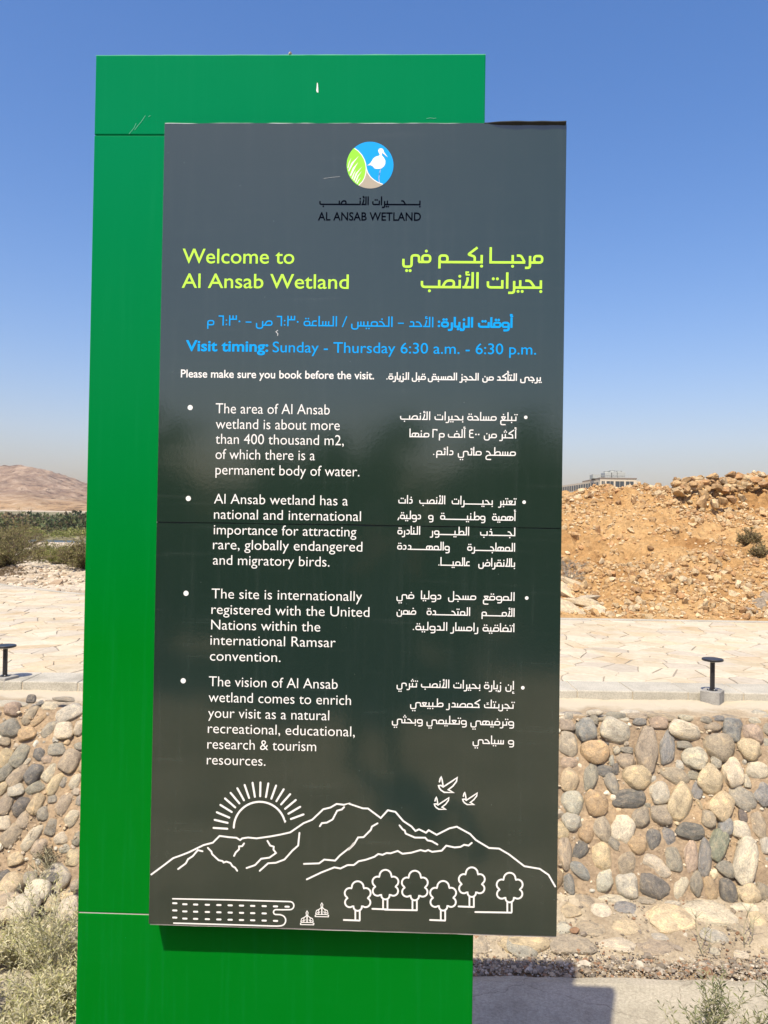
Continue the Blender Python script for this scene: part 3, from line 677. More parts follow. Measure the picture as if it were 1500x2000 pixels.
# heap of broken ledge rock near the crest
def ledge(px, py, yd, size, k, tone, flat=.8):
    P = at_depth(px, py, yd); P.z = max(P.z, float(hill_z(np.array([P.x]), np.array([P.y]))[0]) - size * .2) if flat < 2 else P.z
    o = bpy.data.objects.new('ledge_rock', RUBBLES[k % 8]); COL.objects.link(o); o.parent = hillo; o.location = P
    o.rotation_euler = (k * 1.3, k * .7, k * 2.1); o.scale = (size * 1.15, size, size * flat); o.color = (*tone, 1); return o
rl = np.random.default_rng(64)
for k in range(120):                                             # crumbling ledge with dark hollows between its blocks
    a = rl.uniform(1318, 1505); row = k % 3; b = (938, 949, 958)[row] - (a - 1340) * .055 + rl.uniform(-5, 5); sz = rl.uniform(.05, .15)
    if row == 2 and 1385 < a < 1400: continue
    o = ledge(a, b, (20.4, 19.95, 19.7)[row] + rl.uniform(-.15, .15), sz, k, tuple(np.array(HT[k % 8]) * .95), .7); o.scale = (sz * rl.uniform(1, 1.6), sz, sz * rl.uniform(.55, .9)); o.rotation_euler = (rl.uniform(-.5, .5), rl.uniform(-.5, .5), rl.uniform(0, 6))
for k, (a, b, yd, sz) in enumerate([(1374, 966, 19.6, .13), (1372, 980, 19.3, .15), (1396, 984, 19.1, .15), (1412, 978, 19.2, .13), (1430, 976, 19.2, .12), (1450, 972, 19.2, .1)]): ledge(a, b, yd, sz, k + 2, tuple(np.array(HT[k % 8])), .9)
# pale slabs at the foot of the slope, just right of the sign, and a grey slab at the right edge
SL = [(1122, 1142, 13.6, .22, (.52, .42, .27)), (1102, 1152, 13.3, .26, (.54, .44, .29)), (1135, 1178, 12.75, .22, (.48, .40, .27)), (1112, 1190, 12.6, .24, (.52, .43, .29)),
      (1145, 1170, 12.9, .16, (.44, .38, .28)), (1160, 1188, 12.6, .14, (.56, .48, .34)), (1484, 1180, 12.9, .17, (.24, .20, .15)), (1462, 1192, 12.7, .10, (.27, .22, .17)), (1498, 1172, 13.0, .15, (.28, .23, .17))]
for k, (a, b, yd, sz, tone) in enumerate(SL):
    o = ledge(a, b, yd, sz, k + 3, tone, .5); o.name = 'slab_rock'; o.rotation_euler = (.35 * math.sin(k), .5 * math.cos(k * 2), k * 1.7); o.scale = (sz * 1.5, sz, sz * .42)

# pale broken stone on the bank to the left
x, y, z, s = rubble_cloud(7000, (-15, 1), 23.0, lambda n_, r_: 0.015 + r_.gamma(1.8, 0.018, n_), 51)
scatter('bank_stones', np.stack([x, y, z + s * .2], 1), s, pick_tones(len(x), [(.52, .44, .32), (.45, .37, .26), (.56, .49, .37), (.36, .27, .18), (.42, .36, .27)], np.random.default_rng(6)), M_rockbits, hillo, np.random.default_rng(52), flat=0.7)

# ------------------------------------------------------------------ valley floor, pond, far hills
M_valley = earth_mat('valley_floor', (0.12, 0.12, 0.06), (0.20, 0.18, 0.10), (0.32, 0.27, 0.17), 0.05, 0.4, 0.3, fine=0.6)
def valley_z(X, Y):
    d = np.hypot((X + 62) / 100.0, (Y - 114) / 38.0)
    z = -1.0 - 1.6 * (1 - smooth((d - 0.75) / 0.45)) + 0.25 * fbm(X, Y, 0.03, 3, 2.0)
    z = z + 0.8 * smooth((np.abs(X) - 38) / 30) * (1 - smooth((Y - 60) / 30)) * 0
    return np.where(Y < 62, np.minimum(z, -1.35), z) + 8.0 * smooth((Y - 230) / 330)
valley = link('valley_floor', grid_mesh('valley_floor', np.linspace(-900, 900, 260), np.concatenate([np.linspace(-160, 30, 20), np.linspace(36, 320, 130), np.linspace(330, 900, 50)]), valley_z), None, M_valley, smooth=True)
valley['kind'] = 'structure'
m, n_, l, p = new_mat('pond_water'); M_water = m
p.inputs['Base Color'].default_value = (0.07, 0.085, 0.085, 1); p.inputs['Roughness'].default_value = 0.3; p.inputs['IOR'].default_value = 1.33
g_ = n_.new('ShaderNodeNewGeometry'); a = N(n_, 'ShaderNodeTexNoise', i_Scale=1.2, i_Detail=4.0); l.new(g_.outputs['Position'], a.inputs['Vector'])
bp = N(n_, 'ShaderNodeBump', i_Strength=0.9, i_Distance=0.25); l.new(a.outputs['Fac'], bp.inputs['Height']); l.new(bp.outputs[0], p.inputs['Normal'])
V = []; F = []
for q in range(64):
    a_ = q / 64 * 2 * math.pi; V.append((-62 + 108 * math.cos(a_), 114 + 38 * math.sin(a_), -1.55))
F = [tuple(range(64))]
water = link('pond_water', pymesh('pond_water', V, F), None, M_water); water['kind'] = 'structure'

def far_mat():
    m, n_, l, p = new_mat('bare_hillside')
    g_ = n_.new('ShaderNodeNewGeometry'); s_ = n_.new('ShaderNodeSeparateXYZ'); l.new(g_.outputs['Position'], s_.inputs[0])
    a = N(n_, 'ShaderNodeTexNoise', i_Scale=0.035, i_Detail=12.0, i_Roughness=0.74, i_Distortion=0.4); l.new(g_.outputs['Position'], a.inputs['Vector'])
    hi = ramp(n_, [(0.38, (.10, .065, .045)), (0.46, (.27, .185, .125)), (0.53, (.33, .235, .16)), (0.60, (.45, .34, .24)), (0.66, (.18, .125, .085))]); l.new(a.outputs['Fac'], hi.inputs[0])
    lo = ramp(n_, [(0.38, (.20, .13, .07)), (0.47, (.44, .29, .155)), (0.56, (.50, .36, .21)), (0.64, (.56, .43, .29))]); l.new(a.outputs['Fac'], lo.inputs[0])
    f = N(n_, 'ShaderNodeMapRange'); f.inputs['From Min'].default_value = 14; f.inputs['From Max'].default_value = 34; l.new(s_.outputs['Z'], f.inputs['Value'])
    c = mix(n_, l, f.outputs[0], lo.outputs[0], hi.outputs[0]); l.new(c, p.inputs['Base Color']); p.inputs['Roughness'].default_value = 1.0; p.inputs['Specular IOR Level'].default_value = 0.05
    bp = N(n_, 'ShaderNodeBump', i_Strength=1.0, i_Distance=9.0); l.new(a.outputs['Fac'], bp.inputs['Height']); l.new(bp.outputs[0], p.inputs['Normal']); return m
def far_z(X, Y):
    ang = X / Y                                                   # the ridge falls away behind the sign
    top = np.interp(ang, [-1.2, -.62, -.50, -.475, -.45, -.425, -.39, -.30, -.1, .3, 1.2], [60, 74, 97, 101, 96, 84, 71, 52, 40, 30, 50])
    t = np.clip((Y - 720) / 780, 0, 1); prof = 0.29 * smooth(t / 0.30) + 0.71 * smooth((t - 0.30) / 0.70)
    z = 2.2 + (top - 2.2) * prof
    rough = 0.22 * np.clip(t, 0, 1) * (1 - 0.65 * smooth((t - 0.7) / 0.3))
    z = z * (1 + rough * fbm(X, Y, 0.006, 6, 30.0, True) - rough * 0.35) + 7.0 * np.minimum(t * 3, 1) * fbm(X, Y, 0.022, 6, 31.0, True) - 3.0 * t
    return z
hills = link('far_hills', grid_mesh('far_hills', np.concatenate([np.linspace(-1700, -900, 60), np.linspace(-894, -380, 210), np.linspace(-370, 1700, 160)]), np.linspace(600, 1900, 330), far_z), None, far_mat(), smooth=True)
hills['kind'] = 'structure'
# road on its low embankment across the valley
M_road = plain_mat('pale_road', (.34, .29, .22), .9, var=.1, scale=.2)
V = []; xs = np.linspace(-620, 620, 90)
for xx in xs:
    y = 560 + 20 * math.sin(xx / 160); V += [(xx, y - 9, 5.0), (xx, y - 5, 7.9 + .3 * math.sin(xx / 90)), (xx, y + 5, 7.9 + .3 * math.sin(xx / 90)), (xx, y + 9, 5.0)]
F = [(q * 4 + r_, q * 4 + 4 + r_, q * 4 + 5 + r_, q * 4 + 1 + r_) for q in range(89) for r_ in range(3)]
road = link('road', pymesh('road', V, F), None, M_road); road['kind'] = 'structure'

# ------------------------------------------------------------------ foliage
M_leaf = attr_mat('leaves', 0.75, 0.2, transl=0.3)
M_twig = plain_mat('twig_bark', (.14, .10, .065), .9)
M_drytwig = plain_mat('dry_grey_twig', (.30, .27, .21), .9)
def leaf_cloud(name, C, D, L, W, tones, parent, mat=None, kind='stuff'):
    """leaf-shaped faces (two triangles bent at the midrib) at C, along D"""
    n = len(C); r_ = np.random.default_rng(len(C)); D = D / (np.linalg.norm(D, axis=1)[:, None] + 1e-9)
    S = np.cross(D, r_.normal(size=(n, 3))); S /= (np.linalg.norm(S, axis=1)[:, None] + 1e-9); U = np.cross(S, D)
    L = np.asarray(L)[:, None]; W = np.asarray(W)[:, None]
    V = np.stack([C, C + D * L * .5 + S * W * .5 + U * W * .2, C + D * L + U * L * -.12, C + D * L * .5 - S * W * .5 + U * W * .2], 1)
    F = (np.array([[0, 1, 2, 3]])[None] + (np.arange(n) * 4)[:, None, None]).reshape(-1, 4)
    me = npmesh(name, V.reshape(-1, 3), F); set_tones(me, tones); o = link(name, me, parent, mat or M_leaf)
    if kind: o['kind'] = kind
    return o
def tubes(name, paths, mat, parent, r0=.01, r1=.003, sides=4):
    V = []; F = []
    for P in paths:
        P = np.asarray(P); n = len(P); b = len(V)
        for q in range(n):
            t = P[min(q + 1, n - 1)] - P[max(q - 1, 0)]; t = t / (np.linalg.norm(t) + 1e-9)
            a = np.cross(t, (0.3, 1, 0.2)); a /= np.linalg.norm(a); c = np.cross(t, a); r_ = r0 + (r1 - r0) * q / (n - 1)
            for k in range(sides):
                an = 2 * math.pi * k / sides; V.append(P[q] + r_ * (a * math.cos(an) + c * math.sin(an)))
        for q in range(n - 1):
            for k in range(sides): F.append((b + q * sides + k, b + q * sides + (k + 1) % sides, b + (q + 1) * sides + (k + 1) % sides, b + (q + 1) * sides + k))
    o = link(name, npmesh(name, np.array(V), np.array(F)), parent, mat)
    if len(paths) > 12: o['kind'] = 'stuff'
    return o

def wispy_bush(name, label, cat, base, h, r, nb, nl, pal, seed, group=None, twig=None, leafsize=(.05, .014), droop=.3, tr=.016, dense=1.0, lean=(0, 0), leafmat=None):
    r_ = np.random.default_rng(seed); root = empty(name, base); tag(root, label, cat, group)
    paths = []; C = []; D = []
    for b in range(nb):
        az = r_.uniform(0, 2 * math.pi); out = r * math.sqrt(r_.uniform(.02, 1)); hh = h * (1 - .55 * (out / r) ** 2) * r_.uniform(.6, 1.05)
        p = np.array([r_.normal(0, r * .06), r_.normal(0, r * .06), 0.0]); P = [p]
        for q in range(1, 8):
            t = q / 7; P.append(np.array([math.cos(az) * out * t ** 1.2 + lean[0] * t * h, math.sin(az) * out * t ** 1.2 + lean[1] * t * h, hh * (t - droop * t * t * t * out / r)]) + r_.normal(0, .03 * h, 3) * t)
        paths.append(P); P = np.array(P)
        for k in range(3):
            i0 = r_.integers(2, 7); d = r_.normal(0, 1, 3) * [1, 1, .6] + [0, 0, .5]; d /= np.linalg.norm(d); ln = r_.uniform(.12, .3) * h
            Q = np.array([P[i0] + d * ln * t + [0, 0, -droop * .25 * ln * t * t] for t in (0, .35, .7, 1)]); paths.append(Q)
            m_ = int(nl / nb / 4 * dense); t = r_.uniform(0, 1, m_); idx = np.clip((t * 3).astype(int), 0, 2); fr = t * 3 - idx
            pp = Q[idx] * (1 - fr[:, None]) + Q[idx + 1] * fr[:, None]; C.append(pp + r_.normal(0, .02 * h, (m_, 3))); D.append(np.tile(d, (m_, 1)) + r_.normal(0, .6, (m_, 3)))
        m_ = int(nl / nb / 4 * dense); t = r_.uniform(.25, 1, m_); idx = np.clip((t * 7).astype(int), 0, 6); fr = t * 7 - idx
        pp = P[idx] * (1 - fr[:, None]) + P[idx + 1] * fr[:, None]; C.append(pp + r_.normal(0, .02 * h, (m_, 3))); D.append(r_.normal(0, 1, (m_, 3)) + [0, 0, .6])
    C = np.concatenate(C); D = np.concatenate(D); n = len(C)
    tubes('stem', paths, twig or M_twig, root, tr, tr * .25)
    leaf_cloud('foliage', C, D, r_.uniform(.6, 1.3, n) * leafsize[0], r_.uniform(.7, 1.3, n) * leafsize[1], pick_tones(n, pal, r_, .25), root, leafmat)
    return root
OLIVE = [(.21, .20, .075), (.27, .25, .10), (.16, .155, .06), (.32, .28, .13), (.24, .21, .095)]
GREEN = [(.05, .075, .03), (.07, .095, .035), (.04, .06, .028), (.09, .11, .045)]
DRY = [(.30, .23, .11), (.24, .19, .09), (.36, .28, .15), (.22, .20, .09)]
FARG = [(.10, .13, .055), (.13, .15, .06), (.08, .11, .05), (.17, .17, .08), (.15, .12, .07)]
LIME = [(.25, .27, .07), (.30, .31, .10), (.20, .22, .06), (.34, .32, .14)]
BROWN = [(.22, .165, .085), (.17, .13, .07), (.27, .20, .11)]
def gz_(x_, y_): return float(hill_z(np.array([float(x_)]), np.array([float(y_)]))[0])
NB = [('wide olive bush with upright wispy twigs at the left edge beyond the walkway', -11.1, 22.6, 1.40, 1.5, OLIVE, 61, .9),
      ('feathery olive bush right beside the green panel on the stony bank', -8.55, 22.0, 1.2, 1.0, OLIVE, 62, .8),
      ('low yellow-green bush between the two olive bushes on the bank', -10.5, 25.0, .62, 1.1, LIME, 63, 1.2),
      ('taller thin olive bush rising behind the wide bush at the left edge', -13.6, 28.0, 1.9, 1.6, OLIVE, 64, .9),
      ('dense green-olive bush low in front of the pond water', -13.2, 31.0, .95, 1.7, LIME, 65, 1.1),
      ('olive bush behind the feathery one, half hidden by the green panel', -10.9, 29.0, 1.7, 1.1, OLIVE, 66, 1.0),
      ('pale green bush lowest on the bank, just short of the water', -17.0, 34.0, 1.7, 2.0, LIME, 67, 1.0)]
for lb, x_, y_, h, r, pal, sd, dn in NB:
    wispy_bush('desert_bush', lb, 'bush', (x_, y_, gz_(x_, y_) - .03), h, r, 80, 11000, pal, sd, 'wild bushes on the bank of the pond', leafsize=(.07, .018), dense=dn, tr=.012)
for k, (x_, y_, h, r) in enumerate([(-7.0, 22.5, 1.5, 1.3), (-4.8, 24.5, 1.7, 1.5), (-2.4, 25, 1.5, 1.5), (-17.5, 23.5, 1.8, 1.8), (-19.5, 29, 2.2, 2.2)]):
    wispy_bush('desert_bush', 'olive bush on the bank, ' + ['first behind the green panel', 'second behind the green panel', 'behind the middle of the sign', 'just outside the left edge', 'farthest out to the left'][k], 'bush', (x_, y_, gz_(x_, y_) - .03), h, r, 40, 5000, OLIVE, 70 + k, 'wild bushes on the bank of the pond', leafsize=(.08, .024))
wispy_bush('dry_bush', 'tangled brown dry bush lying low on the stones left of the green panel', 'bush', (-9.9, 19.4, gz_(-9.9, 19.4)), .35, 1.3, 60, 5000, BROWN, 81, leafsize=(.05, .01), tr=.01)
# on the rubble slope
P = at_depth(1462, 1092, 15.6); wispy_bush('dry_bush', 'round olive-brown bush on the rubble slope, upper one at the right edge', 'bush', (P.x, P.y, gz_(P.x, P.y) - .05), .42, .30, 50, 4000, DRY, 82, leafsize=(.04, .012), tr=.006, droop=.1)
P = at_depth(1486, 1122, 15.0); wispy_bush('dry_bush', 'darker olive bush on the rubble slope, lower one at the right edge', 'bush', (P.x, P.y, gz_(P.x, P.y) - .05), .38, .32, 50, 4000, DRY, 83, leafsize=(.04, .012), tr=.006, droop=.1)
P = at_depth(1108, 1110, 14.9); wispy_bush('dry_bush', 'grey leafless scrub on the rubble slope beside the dark panel, higher of the two', 'bush', (P.x, P.y, gz_(P.x, P.y) - .03), .32, .6, 60, 1200, [(.30, .26, .21)], 84, twig=M_drytwig, leafsize=(.03, .006), tr=.005)
P = at_depth(1106, 1140, 14.0); wispy_bush('dry_bush', 'grey leafless scrub just above the pale slabs on the rubble slope', 'bush', (P.x, P.y, gz_(P.x, P.y) - .03), .30, .55, 60, 1200, [(.30, .26, .21)], 85, twig=M_drytwig, leafsize=(.03, .006), tr=.005)

# far thicket beyond the pond: one mass of overlapping shrubs
r_ = np.random.default_rng(91); C = []; D = []; Ls = []; Ts = []
def clump(cx, cy, cz, r, h, n, pal):
    d = r_.normal(size=(n, 3)); d /= np.linalg.norm(d, axis=1)[:, None]; rad = r_.uniform(.55, 1.0, n) ** .5
    lump = 1 + .25 * np.sin(d[:, 0] * 5 + cx) * np.cos(d[:, 2] * 4 + cy)
    p = np.stack([cx + d[:, 0] * r * rad * lump, cy + d[:, 1] * r * rad * lump, cz + np.abs(d[:, 2]) * h * rad * lump], 1)
    C.append(p); D.append(d + r_.normal(0, .5, (n, 3))); Ls.append(np.full(n, r * .16)); Ts.append(pick_tones(n, pal, r_, .3))
for k in range(330):
    y_ = r_.uniform(150, 262); x_ = r_.uniform(-.56, -.02) * y_ - 5; far = y_ > 180
    h = r_.uniform(2.6, 5.0) if far else r_.uniform(1.0, 2.0); r = h * r_.uniform(1.0, 1.8)
    pal = (FARG if r_.random() < .7 else BROWN) if far else (OLIVE if r_.random() < .5 else LIME)
    clump(x_, y_, -1.1, r, h, 330, pal)
for k in range(230):                                               # reeds and low scrub on the near shore
    y_ = r_.uniform(40, 84); x_ = r_.uniform(-.58, -.02) * y_ - 1; h = r_.uniform(.4, .75)
    clump(x_, y_, -1.45, h * 1.3, h, 420, LIME if r_.random() < .45 else OLIVE)
for k in range(60):
    y_ = r_.uniform(250, 480); x_ = r_.uniform(-.6, .2) * y_; h = r_.uniform(2.5, 4); clump(x_, y_, .2, h * 1.5, h, 120, BROWN if r_.random() < .6 else GREEN)
n = sum(len(c) for c in C)
th = leaf_cloud('thicket', np.concatenate(C), np.concatenate(D), np.concatenate(Ls), np.concatenate(Ls) * .7, np.concatenate(Ts), None)
tag(th, 'band of olive and dark green shrubs and reeds around the pond below the bare hills', 'shrubs')

# ------------------------------------------------------------------ far building behind the slope
M_plaster = plain_mat('beige_plaster', (.56, .48, .36), .9, var=.06, scale=.3)
M_glass = plain_mat('tinted_window_glass', (.055, .065, .07), .25)
M_metal = plain_mat('galvanised_metal', (.36, .38, .35), .6, var=.1, scale=1.0)
M_roofdark = plain_mat('dark_parapet', (.22, .18, .15), .9)
BY = 250.0; p0 = at_depth(1100, 950, BY); bd = empty('office_building', (p0.x, BY, 0)); tag(bd, 'long beige building with dark windows and cooling towers on its flat roof behind the slope', 'building')
zt = at_depth(1200, 933, BY).z; sc_ = BY / FPX
def bx_(nm, xa, xb, ya, yb, za, zb, mat, par=bd): return box(nm, xa, xb, ya, yb, za, zb, mat, par)
X1, X2, X3 = 36 * sc_, 72 * sc_, 143 * sc_
corner = (X2, 0.0)
bx_('wall', X2, X3, 0.0, 22, 0, zt - .35, M_plaster); bx_('parapet', X2 - .15, X3 + .15, -.15, 22.1, zt - .35, zt, M_roofdark)
for k, xa in enumerate((X2 + .5, X2 + 2.1, X2 + 5.0, X2 + 8.4)):
    ww = (1.0, 2.3, 2.8, 2.5)[k]
    for lv in range(4):
        w = box('window', xa, xa + ww, -.06, .3, zt - 3.1 - lv * 3.7, zt - 1.15 - lv * 3.7, M_glass, bd)
        box('frame', xa + ww / 2 - .05, xa + ww / 2 + .05, -.12, -.07, zt - 3.1 - lv * 3.7, zt - 1.15 - lv * 3.7, M_plaster, w)
# receding left wing
wing = empty('wing', (X2 - .2, .5, 0), math.radians(-180 + 24)); wing.parent = bd; Lw = 46
wm = box('wing_wall', .2, Lw, -14, -.2, 0, zt - .8, M_plaster, bd); wm.location = wing.location
wm.rotation_euler.z = math.radians(94.7)
bpy.data.objects.remove(wing)
wm.scale = (1, 1, 1)
for k in range(17):
    for lv in range(3):
        o = box('window', 1.2 + k * 2.5, 2.9 + k * 2.5, -.3, .02 - .18 + .02, zt - 3.2 - lv * 3.7, zt - 1.4 - lv * 3.7, M_glass, bd); o.location = wm.location; o.rotation_euler.z = wm.rotation_euler.z
for k, (xa, xb, hh) in enumerate([(95, 107, 12), (107.5, 118, 13.5), (119, 133, 13)]):
    a_ = (xa - 20) * sc_; b_ = (xb - 20) * sc_ + .4
    t_ = box('cooling_tower', a_ + 2.2, b_ + 2.2, 4, 9, zt, zt + hh * sc_ * 1.0, M_metal, bd, .06)
    c_ = lathe('fan_stack', [(1.0, 0), (.9, .25), (1.0, .5), (.9, .5), (.85, .1)], M_metal, t_, 16, ((a_ + b_) / 2 + 2.2, 6.5, zt + hh * sc_ * 1.0))
bx_('plant_screen', 60 * sc_ + 1.0, 82 * sc_, 5, 9, zt, zt + 8 * sc_, M_metal); bx_('roof_rail', X2 + .2, X3 - .1, 3.9, 3.95, zt + .9, zt + .97, M_metal)
for k in range(12): bx_('rail_post', X2 + .3 + k * .82, X2 + .35 + k * .82, 3.9, 3.95, zt, zt + .9, M_metal)

# ------------------------------------------------------------------ bollard lights
M_black = plain_mat('black_powder_coat', (.018, .018, .02), .38, bump=.1, scale=300)
M_lens = plain_mat('frosted_lens', (.45, .45, .43), .4)
M_block = earth_mat('cast_block', (.22, .215, .19), (.30, .29, .26), (.37, .36, .32), 9.0, .4, .003, fine=120)
def bollard(px, py, label, rz):
    P = on_height(px, py, 1.31); root = empty('bollard_light', (P.x, P.y, 1.30), rz); tag(root, label, 'bollard light', 'small bollard lights along the kerb')
    b = link('concrete_block', bm_mesh('concrete_block', box_bm(-.082, .082, -.082, .082, -.03, .115, .006)), root, M_block)
    lathe('base_plate', [(.045, .1152), (.045, .121), (.02, .124)], M_black, root)
    lathe('post', [(.0205, .1245), (.0205, .36), (.019, .364)], M_black, root)
    h = lathe('lamp_head', [(.03, .3645), (.086, .375), (.091, .379), (.091, .390), (.087, .394), (.02, .396)], M_black, root, 40)
    lathe('lamp_lens', [(.032, .3625), (.082, .3738), (.05, .3736)], M_lens, h, 32)
    for k in range(4):
        a = math.pi / 4 + k * math.pi / 2; lathe('bolt', [(.005, .121), (.005, .128), (.003, .129)], M_lens, root, 8, (.034 * math.cos(a), .034 * math.sin(a), 0))
    return root
bollard(1391, 1371, 'black disc-topped bollard light on a grey concrete block to the right of the sign', math.radians(-38))
bollard(9, 1343, 'black disc-topped bollard light at the left edge, its round shadow on the kerb', math.radians(-20))
# pale lump of spilled concrete beside the left bollard
o = bpy.data.objects.new('spilled_concrete', COBBLES[3].copy()); COL.objects.link(o); o.data.materials.clear(); o.data.materials.append(M_conc)
o.location = (-3.17, 6.32, 1.30); o.scale = (.26, .12, .035); o.rotation_euler = (0, 0, .35); tag(o, 'flat pale lump of spilled concrete below the left bollard', 'concrete lump')

# ------------------------------------------------------------------ the information totem
T_S = math.radians(-1.7048); SC = Vector((-.0788, 2.3, EYE - .0034)); SW, SH = 1.2137, 2.4152
BASE_Z = 0.55
sd = Vector((math.cos(T_S), math.sin(T_S), 0)); sn = Vector((math.sin(T_S), -math.cos(T_S), 0))
sign = empty('information_totem', (SC.x, SC.y, BASE_Z), T_S)
tag(sign, 'tall green totem sign with a dark grey bilingual information panel on its front', 'sign')
def uv(px, py, w=0.0):
    """photograph point -> the sign's own coordinates (across, up from its foot) on the plane w in front of or behind the face"""
    P = on_plane(px, py, SC + sn * w, sn) - SC; return P.dot(sd), P.z + SC.z - BASE_Z

def panel_mat(name, base, dust, coat_rough, rough, streak=0.25, hue2=None, ior=1.5, bumpy=0.04, coat=1.0, sp=0.5, smear=1.2):
    m, n_, l, p = new_mat(name)
    tc = n_.new('ShaderNodeTexCoord'); mp = n_.new('ShaderNodeMapping'); l.new(tc.outputs['Object'], mp.inputs[0])
    a = N(n_, 'ShaderNodeTexNoise', i_Scale=1.2, i_Detail=6.0, i_Roughness=.6); l.new(mp.outputs[0], a.inputs['Vector'])
    m2 = n_.new('ShaderNodeMapping'); m2.inputs['Scale'].default_value = (26, 1, 1.1); l.new(tc.outputs['Object'], m2.inputs[0])
    b = N(n_, 'ShaderNodeTexNoise', i_Scale=1.6, i_Detail=7.0, i_Roughness=.7); l.new(m2.outputs[0], b.inputs['Vector'])
    m3 = n_.new('ShaderNodeMapping'); m3.inputs['Scale'].default_value = (1.5, 1, 22); l.new(tc.outputs['Object'], m3.inputs[0])
    c = N(n_, 'ShaderNodeTexNoise', i_Scale=2.0, i_Detail=6.0, i_Roughness=.6); l.new(m3.outputs[0], c.inputs['Vector'])
    v = N(n_, 'ShaderNodeTexVoronoi', i_Scale=38.0, i_Randomness=1.0); l.new(tc.outputs['Object'], v.inputs['Vector'])
    rv = ramp(n_, [(0.0, (1, 1, 1)), (0.035, (1, 1, 1)), (0.05, (0, 0, 0))]); l.new(v.outputs['Distance'], rv.inputs[0])
    wn_ = N(n_, 'ShaderNodeTexWhiteNoise'); l.new(v.outputs['Position'], wn_.inputs['Vector'])
    gt = N(n_, 'ShaderNodeMath', operation='GREATER_THAN'); gt.inputs[1].default_value = .90; l.new(wn_.outputs['Value'], gt.inputs[0])
    sp_ = N(n_, 'ShaderNodeMath', operation='MULTIPLY'); l.new(rv.outputs[0], sp_.inputs[0]); l.new(gt.outputs[0], sp_.inputs[1])
    col = (*base, 1)
    if hue2:                                                    # tint by height: sky reflection painted into the green, offset in the grey
        s_ = n_.new('ShaderNodeSeparateXYZ'); l.new(tc.outputs['Object'], s_.inputs[0]); f = N(n_, 'ShaderNodeMapRange'); f.inputs['From Min'].default_value = 1.9; f.inputs['From Max'].default_value = 3.5
        l.new(s_.outputs['Z'], f.inputs['Value']); col = mix(n_, l, f.outputs[0], (*base, 1), (*hue2, 1))
    r1 = ramp(n_, [(.52, (0, 0, 0)), (.80, (streak,) * 3)]); l.new(b.outputs['Fac'], r1.inputs[0])
    r2 = ramp(n_, [(.58, (0, 0, 0)), (.85, (streak * smear,) * 3)]); l.new(c.outputs['Fac'], r2.inputs[0])
    r3 = ramp(n_, [(.35, (0, 0, 0)), (.75, (streak * .35,) * 3)]); l.new(a.outputs['Fac'], r3.inputs[0])
    col = mix(n_, l, r1.outputs[0], col, (*dust, 1)); col = mix(n_, l, r2.outputs[0], col, (*dust, 1)); col = mix(n_, l, r3.outputs[0], col, (*dust, 1))
    sc2 = N(n_, 'ShaderNodeMath', operation='MULTIPLY'); sc2.inputs[1].default_value = .55; l.new(sp_.outputs[0], sc2.inputs[0])
    col = mix(n_, l, sc2.outputs[0], col, (*dust, 1))
    l.new(col, p.inputs['Base Color']); p.inputs['Roughness'].default_value = rough; p.inputs['Specular IOR Level'].default_value = sp
    p.inputs['Coat Weight'].default_value = coat; p.inputs['Coat Roughness'].default_value = coat_rough; p.inputs['Coat IOR'].default_value = ior
    e = N(n_, 'ShaderNodeTexNoise', i_Scale=90.0, i_Detail=2.0); l.new(tc.outputs['Object'], e.inputs['Vector'])
    w_ = N(n_, 'ShaderNodeTexNoise', i_Scale=1.6, i_Detail=1.0); l.new(tc.outputs['Object'], w_.inputs['Vector'])
    b1 = N(n_, 'ShaderNodeBump', i_Strength=bumpy, i_Distance=.002); l.new(e.outputs['Fac'], b1.inputs['Height'])
    b2 = N(n_, 'ShaderNodeBump', i_Strength=.25, i_Distance=.02); l.new(w_.outputs['Fac'], b2.inputs['Height']); l.new(b1.outputs[0], b2.inputs['Normal'])
    l.new(b2.outputs[0], p.inputs['Coat Normal']); l.new(b1.outputs[0], p.inputs['Normal'])
    return m
M_green = panel_mat('green_vinyl', (.0, .160, .008), (.02, .30, .14), .22, .7, .09, hue2=(.0, .192, .066), ior=1.33, coat=.15, sp=.0, smear=.25)
M_grey = panel_mat('dark_grey_vinyl', (.0110, .0262, .0200), (.20, .23, .21), .10, .6, .06, ior=1.80, sp=.05, hue2=(.0100, .0265, .0090))
M_edge = plain_mat('bare_aluminium_edge', (.62, .62, .58), .4, 0.3)
M_gap = plain_mat('dark_inner_frame', (.03, .035, .035), .8)

GW = -.071                                                      # the green face lies this far behind the grey face
gl = uv(168, 1015, GW)[0]; gr = uv(936, 1015, GW)[0]; gt_ = uv(560, 107, GW)[1]
s1 = uv(160, 263.5, GW)[1]; s2 = uv(200, 1784, GW)[1]
gy0, gy1 = .071, .185
def gpanel(z0, z1, nm='cladding_panel'):
    return link(nm, bm_mesh(nm, box_bm(gl, gr, gy0, gy1, z0, z1, .003)), sign, M_green)
gpanel(s1 + .0010, gt_); gpanel(s2 + .0015, s1 - .0010); gpanel(-.05, s2 - .0015)
link('inner_frame', bm_mesh('inner_frame', box_bm(gl + .012, gr - .012, gy0 + .006, gy1 - .006, 0, gt_ - .01)), sign, M_gap)
box('seam_strip', gl + .004, gr - .004, gy0 + .0012, gy0 + .005, s2 - .0012, s2 + .0012, M_edge, sign)
box('back_panel', gl + .02, gr + .007, gy1 + .002, gy1 + .02, 0, gt_ - .006, M_gap, sign)
